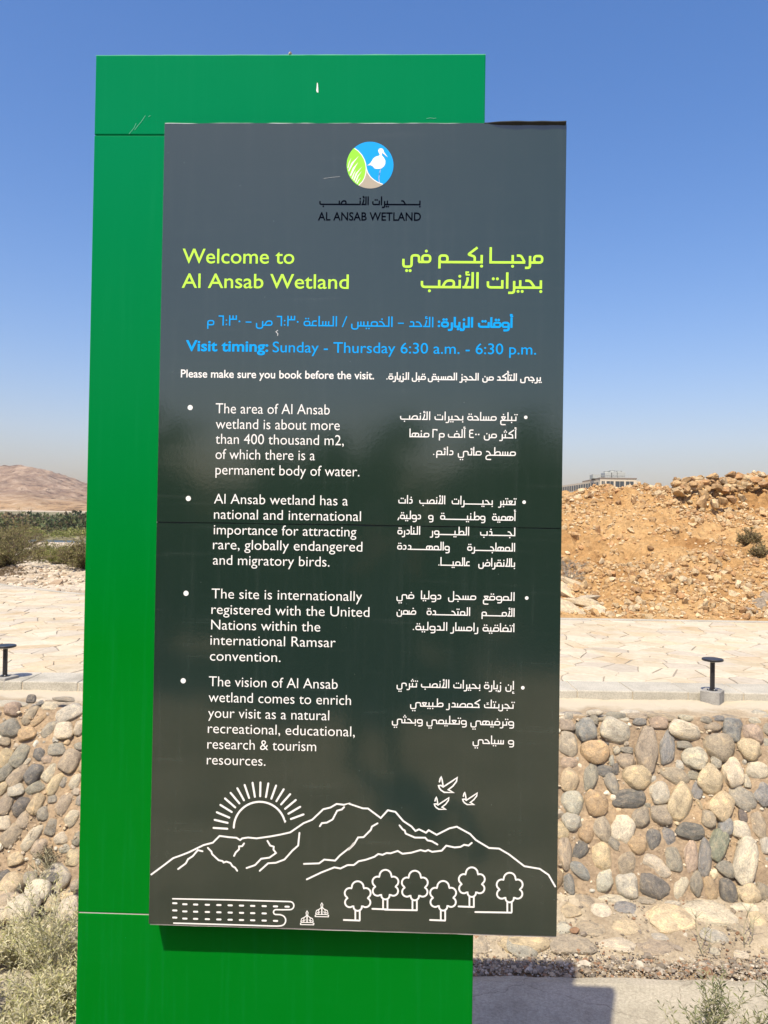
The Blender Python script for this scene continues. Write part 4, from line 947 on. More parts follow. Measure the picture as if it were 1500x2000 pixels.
# thin folded rim along the top of the green body, knocked and catching the light
def wavy_lip(name, x0, x1, z, y, hgt, amp, mat, seed, n=90, depth=.004, up=True):
    V = []; F = []
    for q in range(n):
        x = x0 + (x1 - x0) * q / (n - 1); a = amp * noise.noise(Vector((x * 9, seed, 0))) + amp * .5 * noise.noise(Vector((x * 31, seed, 4)))
        t = hgt * (1 + .5 * noise.noise(Vector((x * 14, seed, 9))))
        for (yy, zz) in ((y, z + a), (y, z + a + t), (y + depth, z + a + t), (y + depth, z + a)): V.append((x, yy, zz))
    for q in range(n - 1):
        for r_ in range(4): F.append((q * 4 + r_, q * 4 + (r_ + 1) % 4, q * 4 + 4 + (r_ + 1) % 4, q * 4 + 4 + r_))
    F.append((0, 3, 2, 1)); b = (n - 1) * 4; F.append((b, b + 1, b + 2, b + 3))
    return link(name, pymesh(name, V, F), sign, mat)
M_rim = plain_mat('green_folded_rim', (.06, .36, .20), .4)
wavy_lip('top_rim', gl, gr, gt_ - .001, gy0 + .001, .0022, .0010, M_rim, 3.0)
# a bit of mortar sitting on the top edge
o = link('mortar_crumb', npmesh('mortar_crumb', RUB1[2] * .006, ICO1[1]), None, M_conc); o.location = (SC + sd * uv(566, 101, GW)[0] - sn * .075 + Vector((0, 0, 0))); o.location.z = BASE_Z + gt_ + .006
tag(o, 'small pale crumb of mortar sitting on the top edge of the green totem', 'mortar crumb')

# grey panel: folded tray and two vinyl-faced sheets with an uneven joint
zb = SC.z - SH / 2 - BASE_Z; zt_ = SC.z + SH / 2 - BASE_Z; xl, xr = -SW / 2, SW / 2
zj = uv(700, 1026)[1]
box('tray', xl + .003, xr - .003, .0035, .0695, zb + .003, zt_ - .003, M_gap, sign)
def face_sheet(z0, z1, jag_low, jag_high):
    V = []; F = []; n = 120
    for q in range(n):
        x = xl + (xr - xl) * q / (n - 1)
        lo = z0 + (.0012 * noise.noise(Vector((x * 12, 1.7, 0))) + .0015 * noise.noise(Vector((x * 3, 5.7, 0)))) * jag_low
        hi = z1 + (.0012 * noise.noise(Vector((x * 14, 8.1, 0))) + .0014 * noise.noise(Vector((x * 4, 2.2, 0)))) * jag_high
        V += [(x, 0.0, lo), (x, 0.0, hi), (x, .0032, hi), (x, .0032, lo)]
    for q in range(n - 1):
        for r_ in range(4): F.append((q * 4 + r_, q * 4 + 4 + r_, q * 4 + 4 + (r_ + 1) % 4, q * 4 + (r_ + 1) % 4))
    F.append((0, 1, 2, 3)); b = (n - 1) * 4; F.append((b, b + 3, b + 2, b + 1))
    return link('face_sheet', pymesh('face_sheet', V, F), sign, M_grey)
face_sheet(zj + .0015, zt_, 1, 1.0); face_sheet(zb, zj - .0015, 1, 1)
wavy_lip('top_lip', xl, xr, zt_ + .0012, .004, .0016, .0012, M_edge, 7.0)
wavy_lip('bottom_lip', xl + .004, xr, zb - .0042, .0022, .0030, .0012, M_edge, 9.0, depth=.012)
box('side_lip', xl - .0012, xl - .0002, .0036, .069, zb + .004, zt_ - .004, M_edge, sign); box('side_lip', xr + .0002, xr + .0012, .0036, .069, zb + .004, zt_ - .004, M_gap, sign)

# ------------------------------------------------------------------ printing
def ink(name, col, rough=.45):
    m, n_, l, p = new_mat(name); p.inputs['Base Color'].default_value = (*col, 1); p.inputs['Roughness'].default_value = rough
    p.inputs['Specular IOR Level'].default_value = .15; return m
I_white = ink('white_ink', (.80, .80, .76)); I_lime = ink('lime_ink', (.47, .82, .075)); I_blue = ink('blue_ink', (.0, .33, .82)); I_navy = ink('navy_ink', (.001, .002, .006), .95); I_navy.node_tree.nodes['Principled BSDF'].inputs['Specular IOR Level'].default_value = 0.0
I_disc = ink('sky_blue_ink', (.0, .33, .80)); I_leafg = ink('leaf_green_ink', (.28, .80, .05)); I_taupe = ink('taupe_ink', (.40, .36, .28))

class Print:
    """collects flat ink shapes in the sign's own coordinates; each stroke lies a hair above the one before"""
    def __init__(s): s.V = []; s.F = []; s.k = 0
    def lay(s): s.k += 1; return -.0007 - .00002 * (s.k % 14)
    def poly(s, pts, y=None):
        y = s.lay() if y is None else y; b = len(s.V); s.V += [(p[0], y, p[1]) for p in pts]
        for t in tessellate_polygon([[Vector((p[0], p[1], 0)) for p in pts]]): s.F.append(tuple(b + q for q in t))
    def stroke(s, pts, w, closed=False, cap=0.0, roundcap=False):
        P = [pts[0]]
        for q in pts[1:]:
            if math.hypot(q[0] - P[-1][0], q[1] - P[-1][1]) > w * .04: P.append(q)
        if closed and math.hypot(P[0][0] - P[-1][0], P[0][1] - P[-1][1]) < w * .05: P.pop()
        n = len(P)
        if n < 2: return
        if not closed and cap:
            def ext(a, b):
                L = math.hypot(a[0] - b[0], a[1] - b[1]); return (a[0] + (a[0] - b[0]) / L * cap, a[1] + (a[1] - b[1]) / L * cap)
            e0, e1 = ext(P[0], P[1]), ext(P[-1], P[-2]); P[0] = e0; P[-1] = e1
        y = s.lay(); b = len(s.V)
        for i in range(n):
            a = P[i - 1] if (i > 0 or closed) else None; c = P[(i + 1) % n] if (i < n - 1 or closed) else None
            def nr(p, q): L = math.hypot(q[0] - p[0], q[1] - p[1]); return (-(q[1] - p[1]) / L, (q[0] - p[0]) / L)
            if a is None: m_ = nr(P[i], c); sc = 1
            elif c is None: m_ = nr(a, P[i]); sc = 1
            else:
                n1, n2 = nr(a, P[i]), nr(P[i], c); m_ = (n1[0] + n2[0], n1[1] + n2[1]); L = math.hypot(*m_)
                if L < .35: m_ = n2; sc = 1
                else: m_ = (m_[0] / L, m_[1] / L); sc = min(1.6, 1 / max(.3, m_[0] * n1[0] + m_[1] * n1[1]))
            h = w / 2 * sc; s.V += [(P[i][0] + m_[0] * h, y, P[i][1] + m_[1] * h), (P[i][0] - m_[0] * h, y, P[i][1] - m_[1] * h)]
        for i in range(n if closed else n - 1):
            j = (i + 1) % n; s.F.append((b + i * 2, b + i * 2 + 1, b + j * 2 + 1, b + j * 2))
        if roundcap and not closed:
            for p in (P[0], P[-1]): s.dot(p[0], p[1], w / 2, 10)
    def dot(s, x, z, r, n=14):
        y = s.lay(); b = len(s.V); s.V += [(x + r * math.cos(2 * math.pi * k / n), y, z + r * math.sin(2 * math.pi * k / n)) for k in range(n)]; s.F.append(tuple(range(b, b + n)))
    def build(s, name, mat): return link(name, pymesh(name, s.V, s.F), sign, mat)

# Latin lines, set in the built-in humanist sans and fitted to their places
def latin(text, x0, x1, y0, cap, mat, bold=0.0, squash=1.0):
    cu = bpy.data.curves.new('tmp', 'FONT'); cu.body = text; cu.size = 1; cu.offset = bold; cu.resolution_u = 4
    ob = bpy.data.objects.new('tmp', cu); COL.objects.link(ob); dg = bpy.context.evaluated_depsgraph_get(); me = bpy.data.meshes.new_from_object(ob.evaluated_get(dg))
    bpy.data.objects.remove(ob); bpy.data.curves.remove(cu)
    bm_ = bmesh.new(); bm_.from_mesh(me); bmesh.ops.remove_doubles(bm_, verts=bm_.verts, dist=2e-4); bmesh.ops.dissolve_degenerate(bm_, dist=2e-4, edges=bm_.edges)
    for f_ in bm_.faces: f_.smooth = False; f_.material_index = 0
    me = bm_mesh('lettering', bm_)
    co = np.zeros(len(me.vertices) * 3, dtype=np.float32); me.vertices.foreach_get('co', co); co = co.reshape(-1, 3)
    ua, va = uv(x0, y0); ub, _ = uv(x1, y0); vc = uv(x0, y0 - cap)[1] - va
    mn, mx = co[:, 0].min(), co[:, 0].max(); nx_ = ua + (co[:, 0] - mn) / (mx - mn) * (ub - ua); nz = va + co[:, 1] / CAPH * vc * squash
    out = np.stack([nx_, np.full(len(co), -.0008), nz], 1).astype(np.float32); me.vertices.foreach_set('co', out.ravel()); me.update()
    me.materials.clear(); me.polygons.foreach_set('material_index', [0] * len(me.polygons)); return link('lettering', me, sign, mat)
CAPH = 0.70
cu = bpy.data.curves.new('tmp', 'FONT'); cu.body = 'H'; ob = bpy.data.objects.new('tmp', cu); COL.objects.link(ob); bpy.context.view_layer.update()
CAPH = ob.dimensions.y; bpy.data.objects.remove(ob); bpy.data.curves.remove(cu)
BOD = -.005
for t, x0, x1, y0, cap, mt, bo in [
    ('AL ANSAB WETLAND', 621, 822, 430.3, 15.6, I_navy, .012), ('Welcome to', 356.5, 574.7, 514, 28, I_lime, .005), ('Al Ansab Wetland', 355, 681, 562, 27.5, I_lime, .005),
    ('Visit timing:', 363, 524, 685.3, 20.2, I_blue, .022), ('Sunday - Thursday 6:30 a.m. - 6:30 p.m.', 532.5, 1047, 688, 20.5, I_blue, .001),
    ('Please make sure you book before the visit.', 353.3, 730.7, 737, 15, I_white, .012),
    ('The area of Al Ansab', 421.3, 644, 807.2, 19.7, I_white, BOD), ('wetland is about more', 421.5, 663.5, 837.3, 19.7, I_white, BOD),
    ('than 400 thousand m2,', 421, 671.5, 866.7, 19.7, I_white, BOD), ('of which there is a', 421, 615, 896.5, 19.7, I_white, BOD), ('permanent body of water.', 421, 702, 926.7, 19.7, I_white, BOD),
    ('Al Ansab wetland has a', 418, 679.5, 983.5, 19.2, I_white, BOD), ('national and international', 418, 705, 1013.3, 19.2, I_white, BOD),
    ('importance for attracting', 417.5, 696, 1043.5, 19.2, I_white, BOD), ('rare, globally endangered', 416, 707.7, 1072.5, 19.2, I_white, BOD), ('and migratory birds.', 416, 643.5, 1102.7, 19.2, I_white, BOD),
    ('The site is internationally', 413.3, 707.3, 1168.5, 19.2, I_white, BOD), ('registered with the United', 413, 721.5, 1199, 19.2, I_white, BOD), ('Nations within the', 412.5, 625.5, 1229.3, 19.2, I_white, BOD),
    ('international Ramsar', 411, 655.5, 1259.2, 19.2, I_white, BOD), ('convention.', 410, 548, 1290, 19.2, I_white, BOD),
    ('The vision of Al Ansab', 408, 659.5, 1340, 19.4, I_white, BOD), ('wetland comes to enrich', 407.5, 685.5, 1370.7, 19.4, I_white, BOD), ('your visit as a natural', 406.5, 643, 1401.3, 19.4, I_white, BOD),
    ('recreational, educational,', 406, 693, 1431.5, 19.4, I_white, BOD), ('research & tourism', 405, 617.5, 1462, 19.4, I_white, BOD), ('resources.', 404, 518.5, 1492.8, 19.4, I_white, BOD)]:
    latin(t, x0, x1, y0, cap, mt, bo)
bl = Print(); PXM = SC.y / FPX
for x_, y_, r_ in [(371.6, 796, 5), (368, 973.6, 5), (363.5, 1158.7, 5), (358, 1329.5, 5), (1026.8, 815.2, 3.3), (1023.6, 980.8, 3.4), (1028.7, 1168, 3.4), (1021, 1343.2, 3.4)]:
    u_, v_ = uv(x_, y_); bl.dot(u_, v_, r_ * PXM * 1.03)
bl.build('bullet_points', I_white)

# Arabic lines: a monoline geometric hand, each letter a few strokes (x runs leftwards from the letter's right edge)
B_, X_ = .075, .475
RI = [(.06, B_), (.06, X_), (.54, X_), (.54, B_)]                 # ring
def tail(x): return [(x, X_), (x, -.22), (x + .50, -.22), (x + .50, .28)]
SADL = [(.06, B_), (.06, X_), (.46, X_), (.66, B_)]
HZ = lambda x, y: [[(x - .07, y + .15), (x + .07, y + .15), (x + .07, y + .02)], [(x + .10, y), (x - .12, y)]]
def G(adv, *st, **kw): return dict(adv=adv, st=[(s if isinstance(s, tuple) else (s, .0, False)) for s in st], **kw)
R = lambda pts, r=.16: (pts, r, False)
O = lambda pts, r=.17: (pts, r, True)
GL = {
 'tooth_i': G(.34, [(.10, X_ + .05), (.10, B_), (.34, B_)]), 'tooth_m': G(.36, [(0, B_), (.36, B_)], [(.18, X_ + .05), (.18, B_)]),
 'beh_f': G(.86, R([(0, B_), (.77, B_), (.77, .44)])), 'beh_s': G(.92, [(.10, X_ + .05), (.10, B_), (.3, B_)], R([(.2, B_), (.84, B_), (.84, .44)])),
 'noon_f': G(.72, [(0, B_), (.12, B_)], R([(.12, X_), (.12, -.2), (.62, -.2), (.62, .30)], .2)), 'noon_s': G(.72, R([(.10, X_), (.10, -.2), (.62, -.2), (.62, .30)], .2)),
 'yeh_f': G(1.12, [(0, B_), (.13, B_)], R([(.10, B_), (.10, X_), (.55, X_), (.55, -.22), (1.05, -.22), (1.05, .26)])), 'yeh_s': G(1.14, R([(.10, B_ + .06), (.10, X_), (.55, X_), (.55, -.22), (1.05, -.22), (1.05, .26)])),
 'alef_s': G(.26, [(.11, 0), (.11, 1)]), 'alef_f': G(.22, [(0, B_), (.12, B_)], [(.12, 0), (.12, 1)]),
 'lam_i': G(.34, [(.10, 1), (.10, B_), (.34, B_)]), 'lam_m': G(.36, [(0, B_), (.36, B_)], [(.18, 1), (.18, B_)]),
 'lam_f': G(.66, [(0, B_), (.12, B_)], R([(.12, 1), (.12, -.2), (.60, -.2), (.60, .26)], .2)),
 'lamalef': G(.66, [(.10, 1), (.10, B_), (.62, B_)], [(.36, .98), (.36, .55), (.48, B_)]), 'lamalef_f': G(.66, [(0, B_), (.62, B_)], [(.12, 1), (.12, B_)], [(.36, .98), (.36, .55), (.48, B_)]),
 'lamalefh': G(.66, [(.10, 1), (.10, B_), (.62, B_)], [(.36, .68), (.36, .5), (.48, B_)], *HZ(.36, .84)),
 'hah_i': G(.62, R([(.55, X_ + .02), (.30, X_ + .02), (.08, B_ + .02)], .12), [(.04, B_), (.62, B_)]), 'hah_m': G(.64, R([(.56, X_ + .02), (.32, X_ + .02), (.08, B_ + .02)], .12), [(0, B_), (.64, B_)]),
 'hah_f': G(.68, R([(.56, X_ + .02), (.30, X_ + .02), (.10, B_ + .02)], .12), R([(0, B_), (.34, B_), (.56, -.06), (.56, -.42), (.06, -.42)])),
 'ain_i': G(.58, R([(.10, X_ + .03), (.44, X_ + .03), (.44, B_)], .2), [(.08, B_), (.58, B_)]), 'ain_m': G(.54, [(0, B_), (.54, B_)], O([(.27, B_ + .02), (.06, X_), (.48, X_)], .06)),
 'ain_f': G(.62, [(0, B_), (.22, B_)], O([(.26, B_ + .02), (.06, X_), (.46, X_)], .06), R([(.22, B_), (.52, B_), (.52, -.42), (.04, -.42)])),
 'seen_i': G(.76, [(.10, X_ + .03), (.10, B_), (.76, B_)], [(.34, X_ + .03), (.34, B_)], [(.58, X_ + .03), (.58, B_)]), 'seen_m': G(.80, [(0, B_), (.80, B_)], [(.14, X_ + .03), (.14, B_)], [(.38, X_ + .03), (.38, B_)], [(.62, X_ + .03), (.62, B_)]),
 'seen_f': G(1.18, [(0, B_), (.62, B_)], [(.14, X_ + .03), (.14, B_)], [(.38, X_ + .03), (.38, B_)], R(tail(.62), .2)),
 'sad_i': G(.92, O(SADL), [(.62, B_), (.92, B_)], [(.82, X_ + .03), (.82, B_)]), 'sad_m': G(.94, O(SADL), [(0, B_), (.94, B_)], [(.82, X_ + .03), (.82, B_)]),
 'sad_s': G(1.38, O(SADL), [(.62, B_), (.82, B_)], R(tail(.82), .2)), 'sad_f': G(1.38, O(SADL), [(0, B_), (.82, B_)], R(tail(.82), .2)),
 'tah_i': G(.86, O(SADL), [(.62, B_), (.86, B_)], [(.60, 1), (.60, B_)]), 'tah_m': G(.88, O(SADL), [(0, B_), (.88, B_)], [(.60, 1), (.60, B_)]),
 'dal_s': G(.54, R([(.40, X_ + .03), (.12, X_ + .03), (.12, B_), (.48, B_)])), 'dal_f': G(.56, [(0, B_), (.2, B_)], R([(.40, X_ + .03), (.12, X_ + .03), (.12, B_), (.48, B_)], .14)),
 'reh_s': G(.36, R([(.12, X_), (.12, -.25), (.42, -.25)], .2)), 'reh_f': G(.38, [(0, B_), (.13, B_)], R([(.13, X_), (.13, -.25), (.43, -.25)], .2)),
 'waw_s': G(.64, O(RI), R([(.06, .3), (.06, -.25), (.46, -.25)], .2)), 'waw_f': G(.66, [(0, B_), (.1, B_)], O(RI), R([(.06, .3), (.06, -.25), (.46, -.25)], .2)),
 'feh_i': G(.64, O(RI), [(.3, B_), (.64, B_)]), 'feh_m': G(.66, O(RI), [(0, B_), (.66, B_)]), 'feh_f': G(1.24, O(RI), R([(0, B_), (1.16, B_), (1.16, .44)])),
 'qaf_f': G(1.0, O(RI), [(0, B_), (.3, B_)], R([(.54, B_ + .2), (.54, -.22), (1.0, -.22), (1.0, .22)], .2)),
 'kaf_i': G(.72, R([(.02, .98), (.58, .55), (.16, .42), (.16, B_)], .10), [(.08, B_), (.72, B_)]), 'kaf_m': G(.74, R([(.02, .98), (.58, .55), (.18, .42), (.18, B_)], .10), [(0, B_), (.74, B_)]),
 'kaf_f': G(.86, [(0, B_), (.13, B_)], [(.13, 1), (.13, B_), (.3, B_)], R([(.2, B_), (.77, B_), (.77, .44)]), [(.38, .62), (.56, .62), (.40, .44), (.58, .44)]),
 'meem_i': G(.66, O(RI), [(.3, B_), (.66, B_)]), 'meem_m': G(.66, O(RI), [(0, B_), (.66, B_)]), 'meem_f': G(.66, O(RI), [(0, B_), (.3, B_)], [(.54, .28), (.54, -.32)]), 'meem_s': G(.66, O(RI), [(.54, .28), (.54, -.32)]),
 'heh_i': G(.84, O([(.06, B_), (.06, X_), (.74, X_), (.74, B_)], .2), R([(.30, X_), (.44, .27), (.40, B_)], .05), [(.4, B_), (.84, B_)]), 'heh_m': G(.86, O([(.08, B_), (.08, X_), (.76, X_), (.76, B_)], .2), R([(.32, X_), (.46, .27), (.42, B_)], .05), [(0, B_), (.86, B_)]),
 'teh_f': G(.64, [(0, B_), (.1, B_)], O([(.08, B_), (.08, X_), (.54, X_), (.54, B_)])), 'teh_s': G(.62, O([(.06, B_), (.06, X_), (.52, X_), (.52, B_)])),
 'd0': G(.28), 'd6': G(.56, [(.14, 0), (.14, .92), (.52, .92)]), 'd3': G(.80, [(.66, 0), (.66, 1)], [(.66, .62), (.12, .62), (.12, 1)], [(.39, .62), (.39, .98)]),
 'd4': G(.62, R([(.12, .92), (.50, .92), (.50, .54), (.16, .54)], .12), R([(.5, .5), (.50, B_), (.08, B_)], .12)), 'd2': G(.56, [(.50, 0), (.50, .92), (.10, .92), (.10, .78)]),
}
DUAL = {'ب': 'beh', 'ت': 'beh', 'ث': 'beh', 'ن': 'noon', 'ي': 'yeh', 'ئ': 'yeh', 'ج': 'hah', 'ح': 'hah', 'خ': 'hah', 'س': 'seen', 'ص': 'sad', 'ض': 'sad', 'ط': 'tah', 'ع': 'ain', 'غ': 'ain', 'ف': 'feh', 'ق': 'qaf', 'ك': 'kaf', 'ل': 'lam', 'م': 'meem', 'ه': 'heh', 'ـ': 'kash'}
RIGHTJ = {'ا': 'alef', 'أ': 'alef', 'إ': 'alef', 'د': 'dal', 'ذ': 'dal', 'ر': 'reh', 'ز': 'reh', 'و': 'waw', 'ة': 'teh', 'ى': 'yeh'}
DOTS = {'ب': ('b', 1), 'ت': ('a', 2), 'ث': ('a', 3), 'ن': ('a', 1), 'ي': ('b', 2), 'ج': ('b', 1), 'خ': ('a', 1), 'ض': ('a', 1), 'غ': ('a', 1), 'ف': ('a', 1), 'ق': ('a', 2), 'ذ': ('a', 1), 'ز': ('a', 1), 'ة': ('a', 2)}
DX = dict(tooth_i=.10, tooth_m=.18, beh_f=.38, beh_s=.46, noon_f=.37, noon_s=.36, yeh_f=.74, yeh_s=.74, hah_i=.30, hah_m=.32, hah_f=.3, ain_i=.3, ain_m=.27, ain_f=.26, sad_i=.35, sad_m=.36, sad_s=.36, sad_f=.36, dal_s=.22, dal_f=.22, reh_s=.12, reh_f=.13, feh_i=.3, feh_m=.3, feh_f=.3, qaf_f=.3, teh_f=.31, teh_s=.29, waw_s=.3)
def round_path(pts, r, closed):
    if r <= 0: return pts
    out = []; n = len(pts)
    for i in range(n):
        if not closed and i in (0, n - 1): out.append(pts[i]); continue
        a, b, c = pts[i - 1], pts[i], pts[(i + 1) % n]; la = math.dist(a, b); lc = math.dist(b, c); q = min(r, la * .48, lc * .48)
        p0 = (b[0] + (a[0] - b[0]) / la * q, b[1] + (a[1] - b[1]) / la * q); p1 = (b[0] + (c[0] - b[0]) / lc * q, b[1] + (c[1] - b[1]) / lc * q)
        for k in range(5):
            t = k / 4; out.append(((1 - t) ** 2 * p0[0] + 2 * t * (1 - t) * b[0] + t * t * p1[0], (1 - t) ** 2 * p0[1] + 2 * t * (1 - t) * b[1] + t * t * p1[1]))
    return out
def shape(text):
    """letters in reading order -> list of (glyph name, letter)"""
    seq = []; ch = list(text); i = 0; prev = False
    while i < len(ch):
        c = ch[i]; nxt = ch[i + 1] if i + 1 < len(ch) else ' '
        if c == 'ل' and nxt in 'اأإ':
            seq.append(('lamalefh' if nxt == 'أ' and not prev else ('lamalef_f' if prev else 'lamalef'), 'لا')); i += 2; prev = False; continue
        if c in DUAL:
            nj = nxt in DUAL or nxt in RIGHTJ; b = DUAL[c]; f = ('m' if prev and nj else 'f' if prev else 'i' if nj else 's')
            if b == 'kash': seq.append(('kash', c))
            else:
                if f in 'im' and b in ('beh', 'noon', 'yeh'): b = 'tooth'
                if b == 'qaf' and f in 'im': b = 'feh'
                nm = f'{b}_{f}'
                if nm not in GL: nm = next(k for k in (f'{b}_f', f'{b}_s', f'{b}_i', f'{b}_m') if k in GL)
                seq.append((nm, c))
            prev = nj
        elif c in RIGHTJ: seq.append((f"{RIGHTJ[c]}_{'f' if prev else 's'}", c)); prev = False
        else: seq.append((c, c)); prev = False
        i += 1
    return seq
def arabic(text, xr_, xl_, y0, alef, mat, wt=.135, share=.62, name='lettering'):
    pr = Print(); ur, v0 = uv(xr_, y0); ul, _ = uv(xl_, y0); s = uv(xr_, y0 - alef)[1] - v0; seq = shape(text)
    W = 0; nk = 0; nsp = 0
    for nm, c in seq:
        if nm == 'kash': nk += 1; W += .12
        elif nm == ' ': nsp += 1; W += .30
        elif nm in ('.', '،', ':'): W += .26
        elif nm == '–': W += .62
        elif nm == '/': W += .5
        elif c in '٠٣٦٤٢': W += GL[{'٠': 'd0', '٣': 'd3', '٦': 'd6', '٤': 'd4', '٢': 'd2'}[c]]['adv']
        else: W += GL[nm]['adv'] + (.05 if nm in ('noon_f','noon_s','yeh_f','yeh_s','meem_f','meem_s','beh_f','beh_s') else 0)
    tgt = (ur - ul) / s; extra = tgt - W; kw = .12; sw = .30; hs = 1.0
    if extra > 0 and nk: kw += extra * share / nk; sw += extra * (1 - share) / max(1, nsp)
    elif extra > 0 and nsp and False: sw += extra / nsp
    else: hs = tgt / W
    cur = 0.0; TH = wt * s
    def P(x, y): return (ur - (cur + x) * s * hs, v0 + y * s)
    for nm, c in seq:
        if nm == 'kash': pr.stroke([P(-.01, B_), P(kw + .01, B_)], TH); cur += kw; continue
        if nm == ' ': cur += sw; continue
        if nm in '.،:–/' and len(nm) == 1:
            if nm == '.': q = P(.13, .08); pr.dot(q[0], q[1], TH * .58); cur += .26
            elif nm == ':':
                for yy in (.12, .52): q = P(.13, yy); pr.dot(q[0], q[1], TH * .6)
                cur += .26
            elif nm == '،': pr.stroke([P(.06, .2), P(.2, -.12)], TH); cur += .26
            elif nm == '–': pr.stroke([P(.06, .36), P(.54, .36)], TH * .85); cur += .62
            else: pr.stroke([P(.06, 1.0), P(.42, -.05)], TH * .85); cur += .5
            continue
        if c in '٠٣٦٤٢': nm = {'٠': 'd0', '٣': 'd3', '٦': 'd6', '٤': 'd4', '٢': 'd2'}[c]
        g_ = GL[nm]
        for st, r, cl in g_['st']:
            small = nm in ('lamalefh',) and min(p[1] for p in st) > .8
            pts = [P(*p) for p in round_path(st, r, cl)]; pr.stroke(pts, TH * (.7 if small or (nm == 'kaf_f' and len(st) == 4) else 1), cl)
        if nm == 'd0': q = P(.14, .42); pr.dot(q[0], q[1], TH * .75)
        if c in 'أإئ':
            hx = {'alef_s': .11, 'alef_f': .12}.get(nm, DX.get(nm, .18)); hy = 1.10 if c == 'أ' else (-.42 if c == 'إ' else .66)
            for st in HZ(hx, hy): pr.stroke([P(*p) for p in st], TH * .7)
        if c in DOTS:
            pos, k = DOTS[c]; dx = DX.get(nm, .3); low = nm.split('_')[0] in ('yeh',); dy = (.74 if pos == 'a' else (-.46 if low else -.16))
            if nm in ('noon_f', 'noon_s', 'beh_s', 'beh_f') and pos == 'a': dy = .52 if nm[0] == 'n' else .60
            if c == 'ج' and nm == 'hah_f': dy = -.1
            off = {1: [(0, 0)], 2: [(-.105, 0), (.105, 0)], 3: [(-.105, 0), (.105, 0), (0, .17)]}[k]
            for ox, oy in off: q = P(dx + ox, dy + oy); pr.dot(q[0], q[1], TH * .62)
        cur += g_['adv'] + (.05 if nm in ('noon_f','noon_s','yeh_f','yeh_s','meem_f','meem_s','beh_f','beh_s') else 0)
    return pr.build(name, mat)
for a_ in [('بـحـيرات الأنـصـب', 821.8, 622.5, 401, 17, I_navy, .15, 1.0), ('مرحبــا بكــم في', 1060.6, 784, 515.5, 32, I_lime, .145, .95), ('بحيرات الأنصب', 1060, 818.7, 564.5, 32, I_lime, .145),
           ('أوقات الزيارة:', 1001.6, 854, 640.5, 20.5, I_blue, .20), ('الأحد – الخميس / الساعة ٠٣:٦ ص – ٠٣:٦ م', 847.6, 402, 639.5, 20.5, I_blue, .12),
           ('يرجى التأكد من الحجز المسبق قبل الزيارة.', 1056.8, 753.6, 744.5, 14.8, I_white, .15),
           ('تبلغ مساحة بحيرات الأنصب', 1009.5, 779.6, 822.6, 17, I_white, .122), ('أكثر من ٠٠٤ ألف م٢ منها', 1009, 798.8, 856.7, 17, I_white, .122), ('مسطح مائي دائم.', 1007.6, 844.4, 891, 17, I_white, .122),
           ('تعتبر بحيــرات الأنصب ذات', 1007.6, 776.7, 987, 17, I_white, .122), ('أهمية وطنيــة و دولية،', 1007.4, 776, 1017.5, 17, I_white, .122), ('لجــذب الطيــور النادرة', 1006.9, 775.5, 1047.5, 17, I_white, .122),
           ('المهاجــرة والمهــددة', 1006.6, 775, 1077.5, 17, I_white, .122), ('بالانقراض عالميـا.', 1006.4, 855, 1107.5, 17, I_white, .122),
           ('الموقع  مسجل  دوليا  في', 1006, 773, 1173.7, 17, I_white, .122), ('الأمــم المتحــدة ضمن', 1005.7, 773, 1204.7, 17, I_white, .122), ('اتفاقية رامسار الدولية.', 1005.7, 804.8, 1234.7, 17, I_white, .122),
           ('إن زيارة بحيرات الأنصب تثري', 1004.5, 773, 1347, 17, I_white, .122), ('تجربتك كمصدر طبيعي', 1004, 799.5, 1384.5, 17, I_white, .122), ('وترفيهي وتعليمي وبحثي', 1004, 764, 1417.8, 17, I_white, .122), ('و سياحي', 1004, 921.7, 1454.5, 17, I_white, .122)]:
    arabic(*a_)

# round emblem
def lg(x, y): return uv(600 + x / 6, 250 + y / 6)
LC, LR = (737, 436), 274
def emb(nm, mat, build): pr = Print(); pr.k = emb.k; build(pr); emb.k = pr.k; return pr.build(nm, mat)
emb.k = 0
def arc_c(a0, a1, n=30, r=LR): return [(LC[0] + r * math.cos(math.radians(a0 + (a1 - a0) * k / n)), LC[1] + r * math.sin(math.radians(a0 + (a1 - a0) * k / n))) for k in range(n + 1)]
lens_r = [(555, 240), (600, 272), (640, 318), (668, 368), (685, 420), (691, 470), (688, 525), (672, 585), (645, 632), (605, 672)]
tp = [(693, 478), (712, 530), (742, 575), (785, 612), (835, 642), (886, 660)]
emb('emblem_disc', I_disc, lambda p: p.poly([lg(*q) for q in arc_c(0, 358.8, 60)]))
emb('emblem_sand', I_taupe, lambda p: p.poly([lg(*q) for q in (tp + arc_c(57, 119, 16) + [(640, 632), (668, 585), (686, 530)])]))
emb('emblem_meadow', I_leafg, lambda p: p.poly([lg(*q) for q in (lens_r + arc_c(119.5, 227, 24))]))
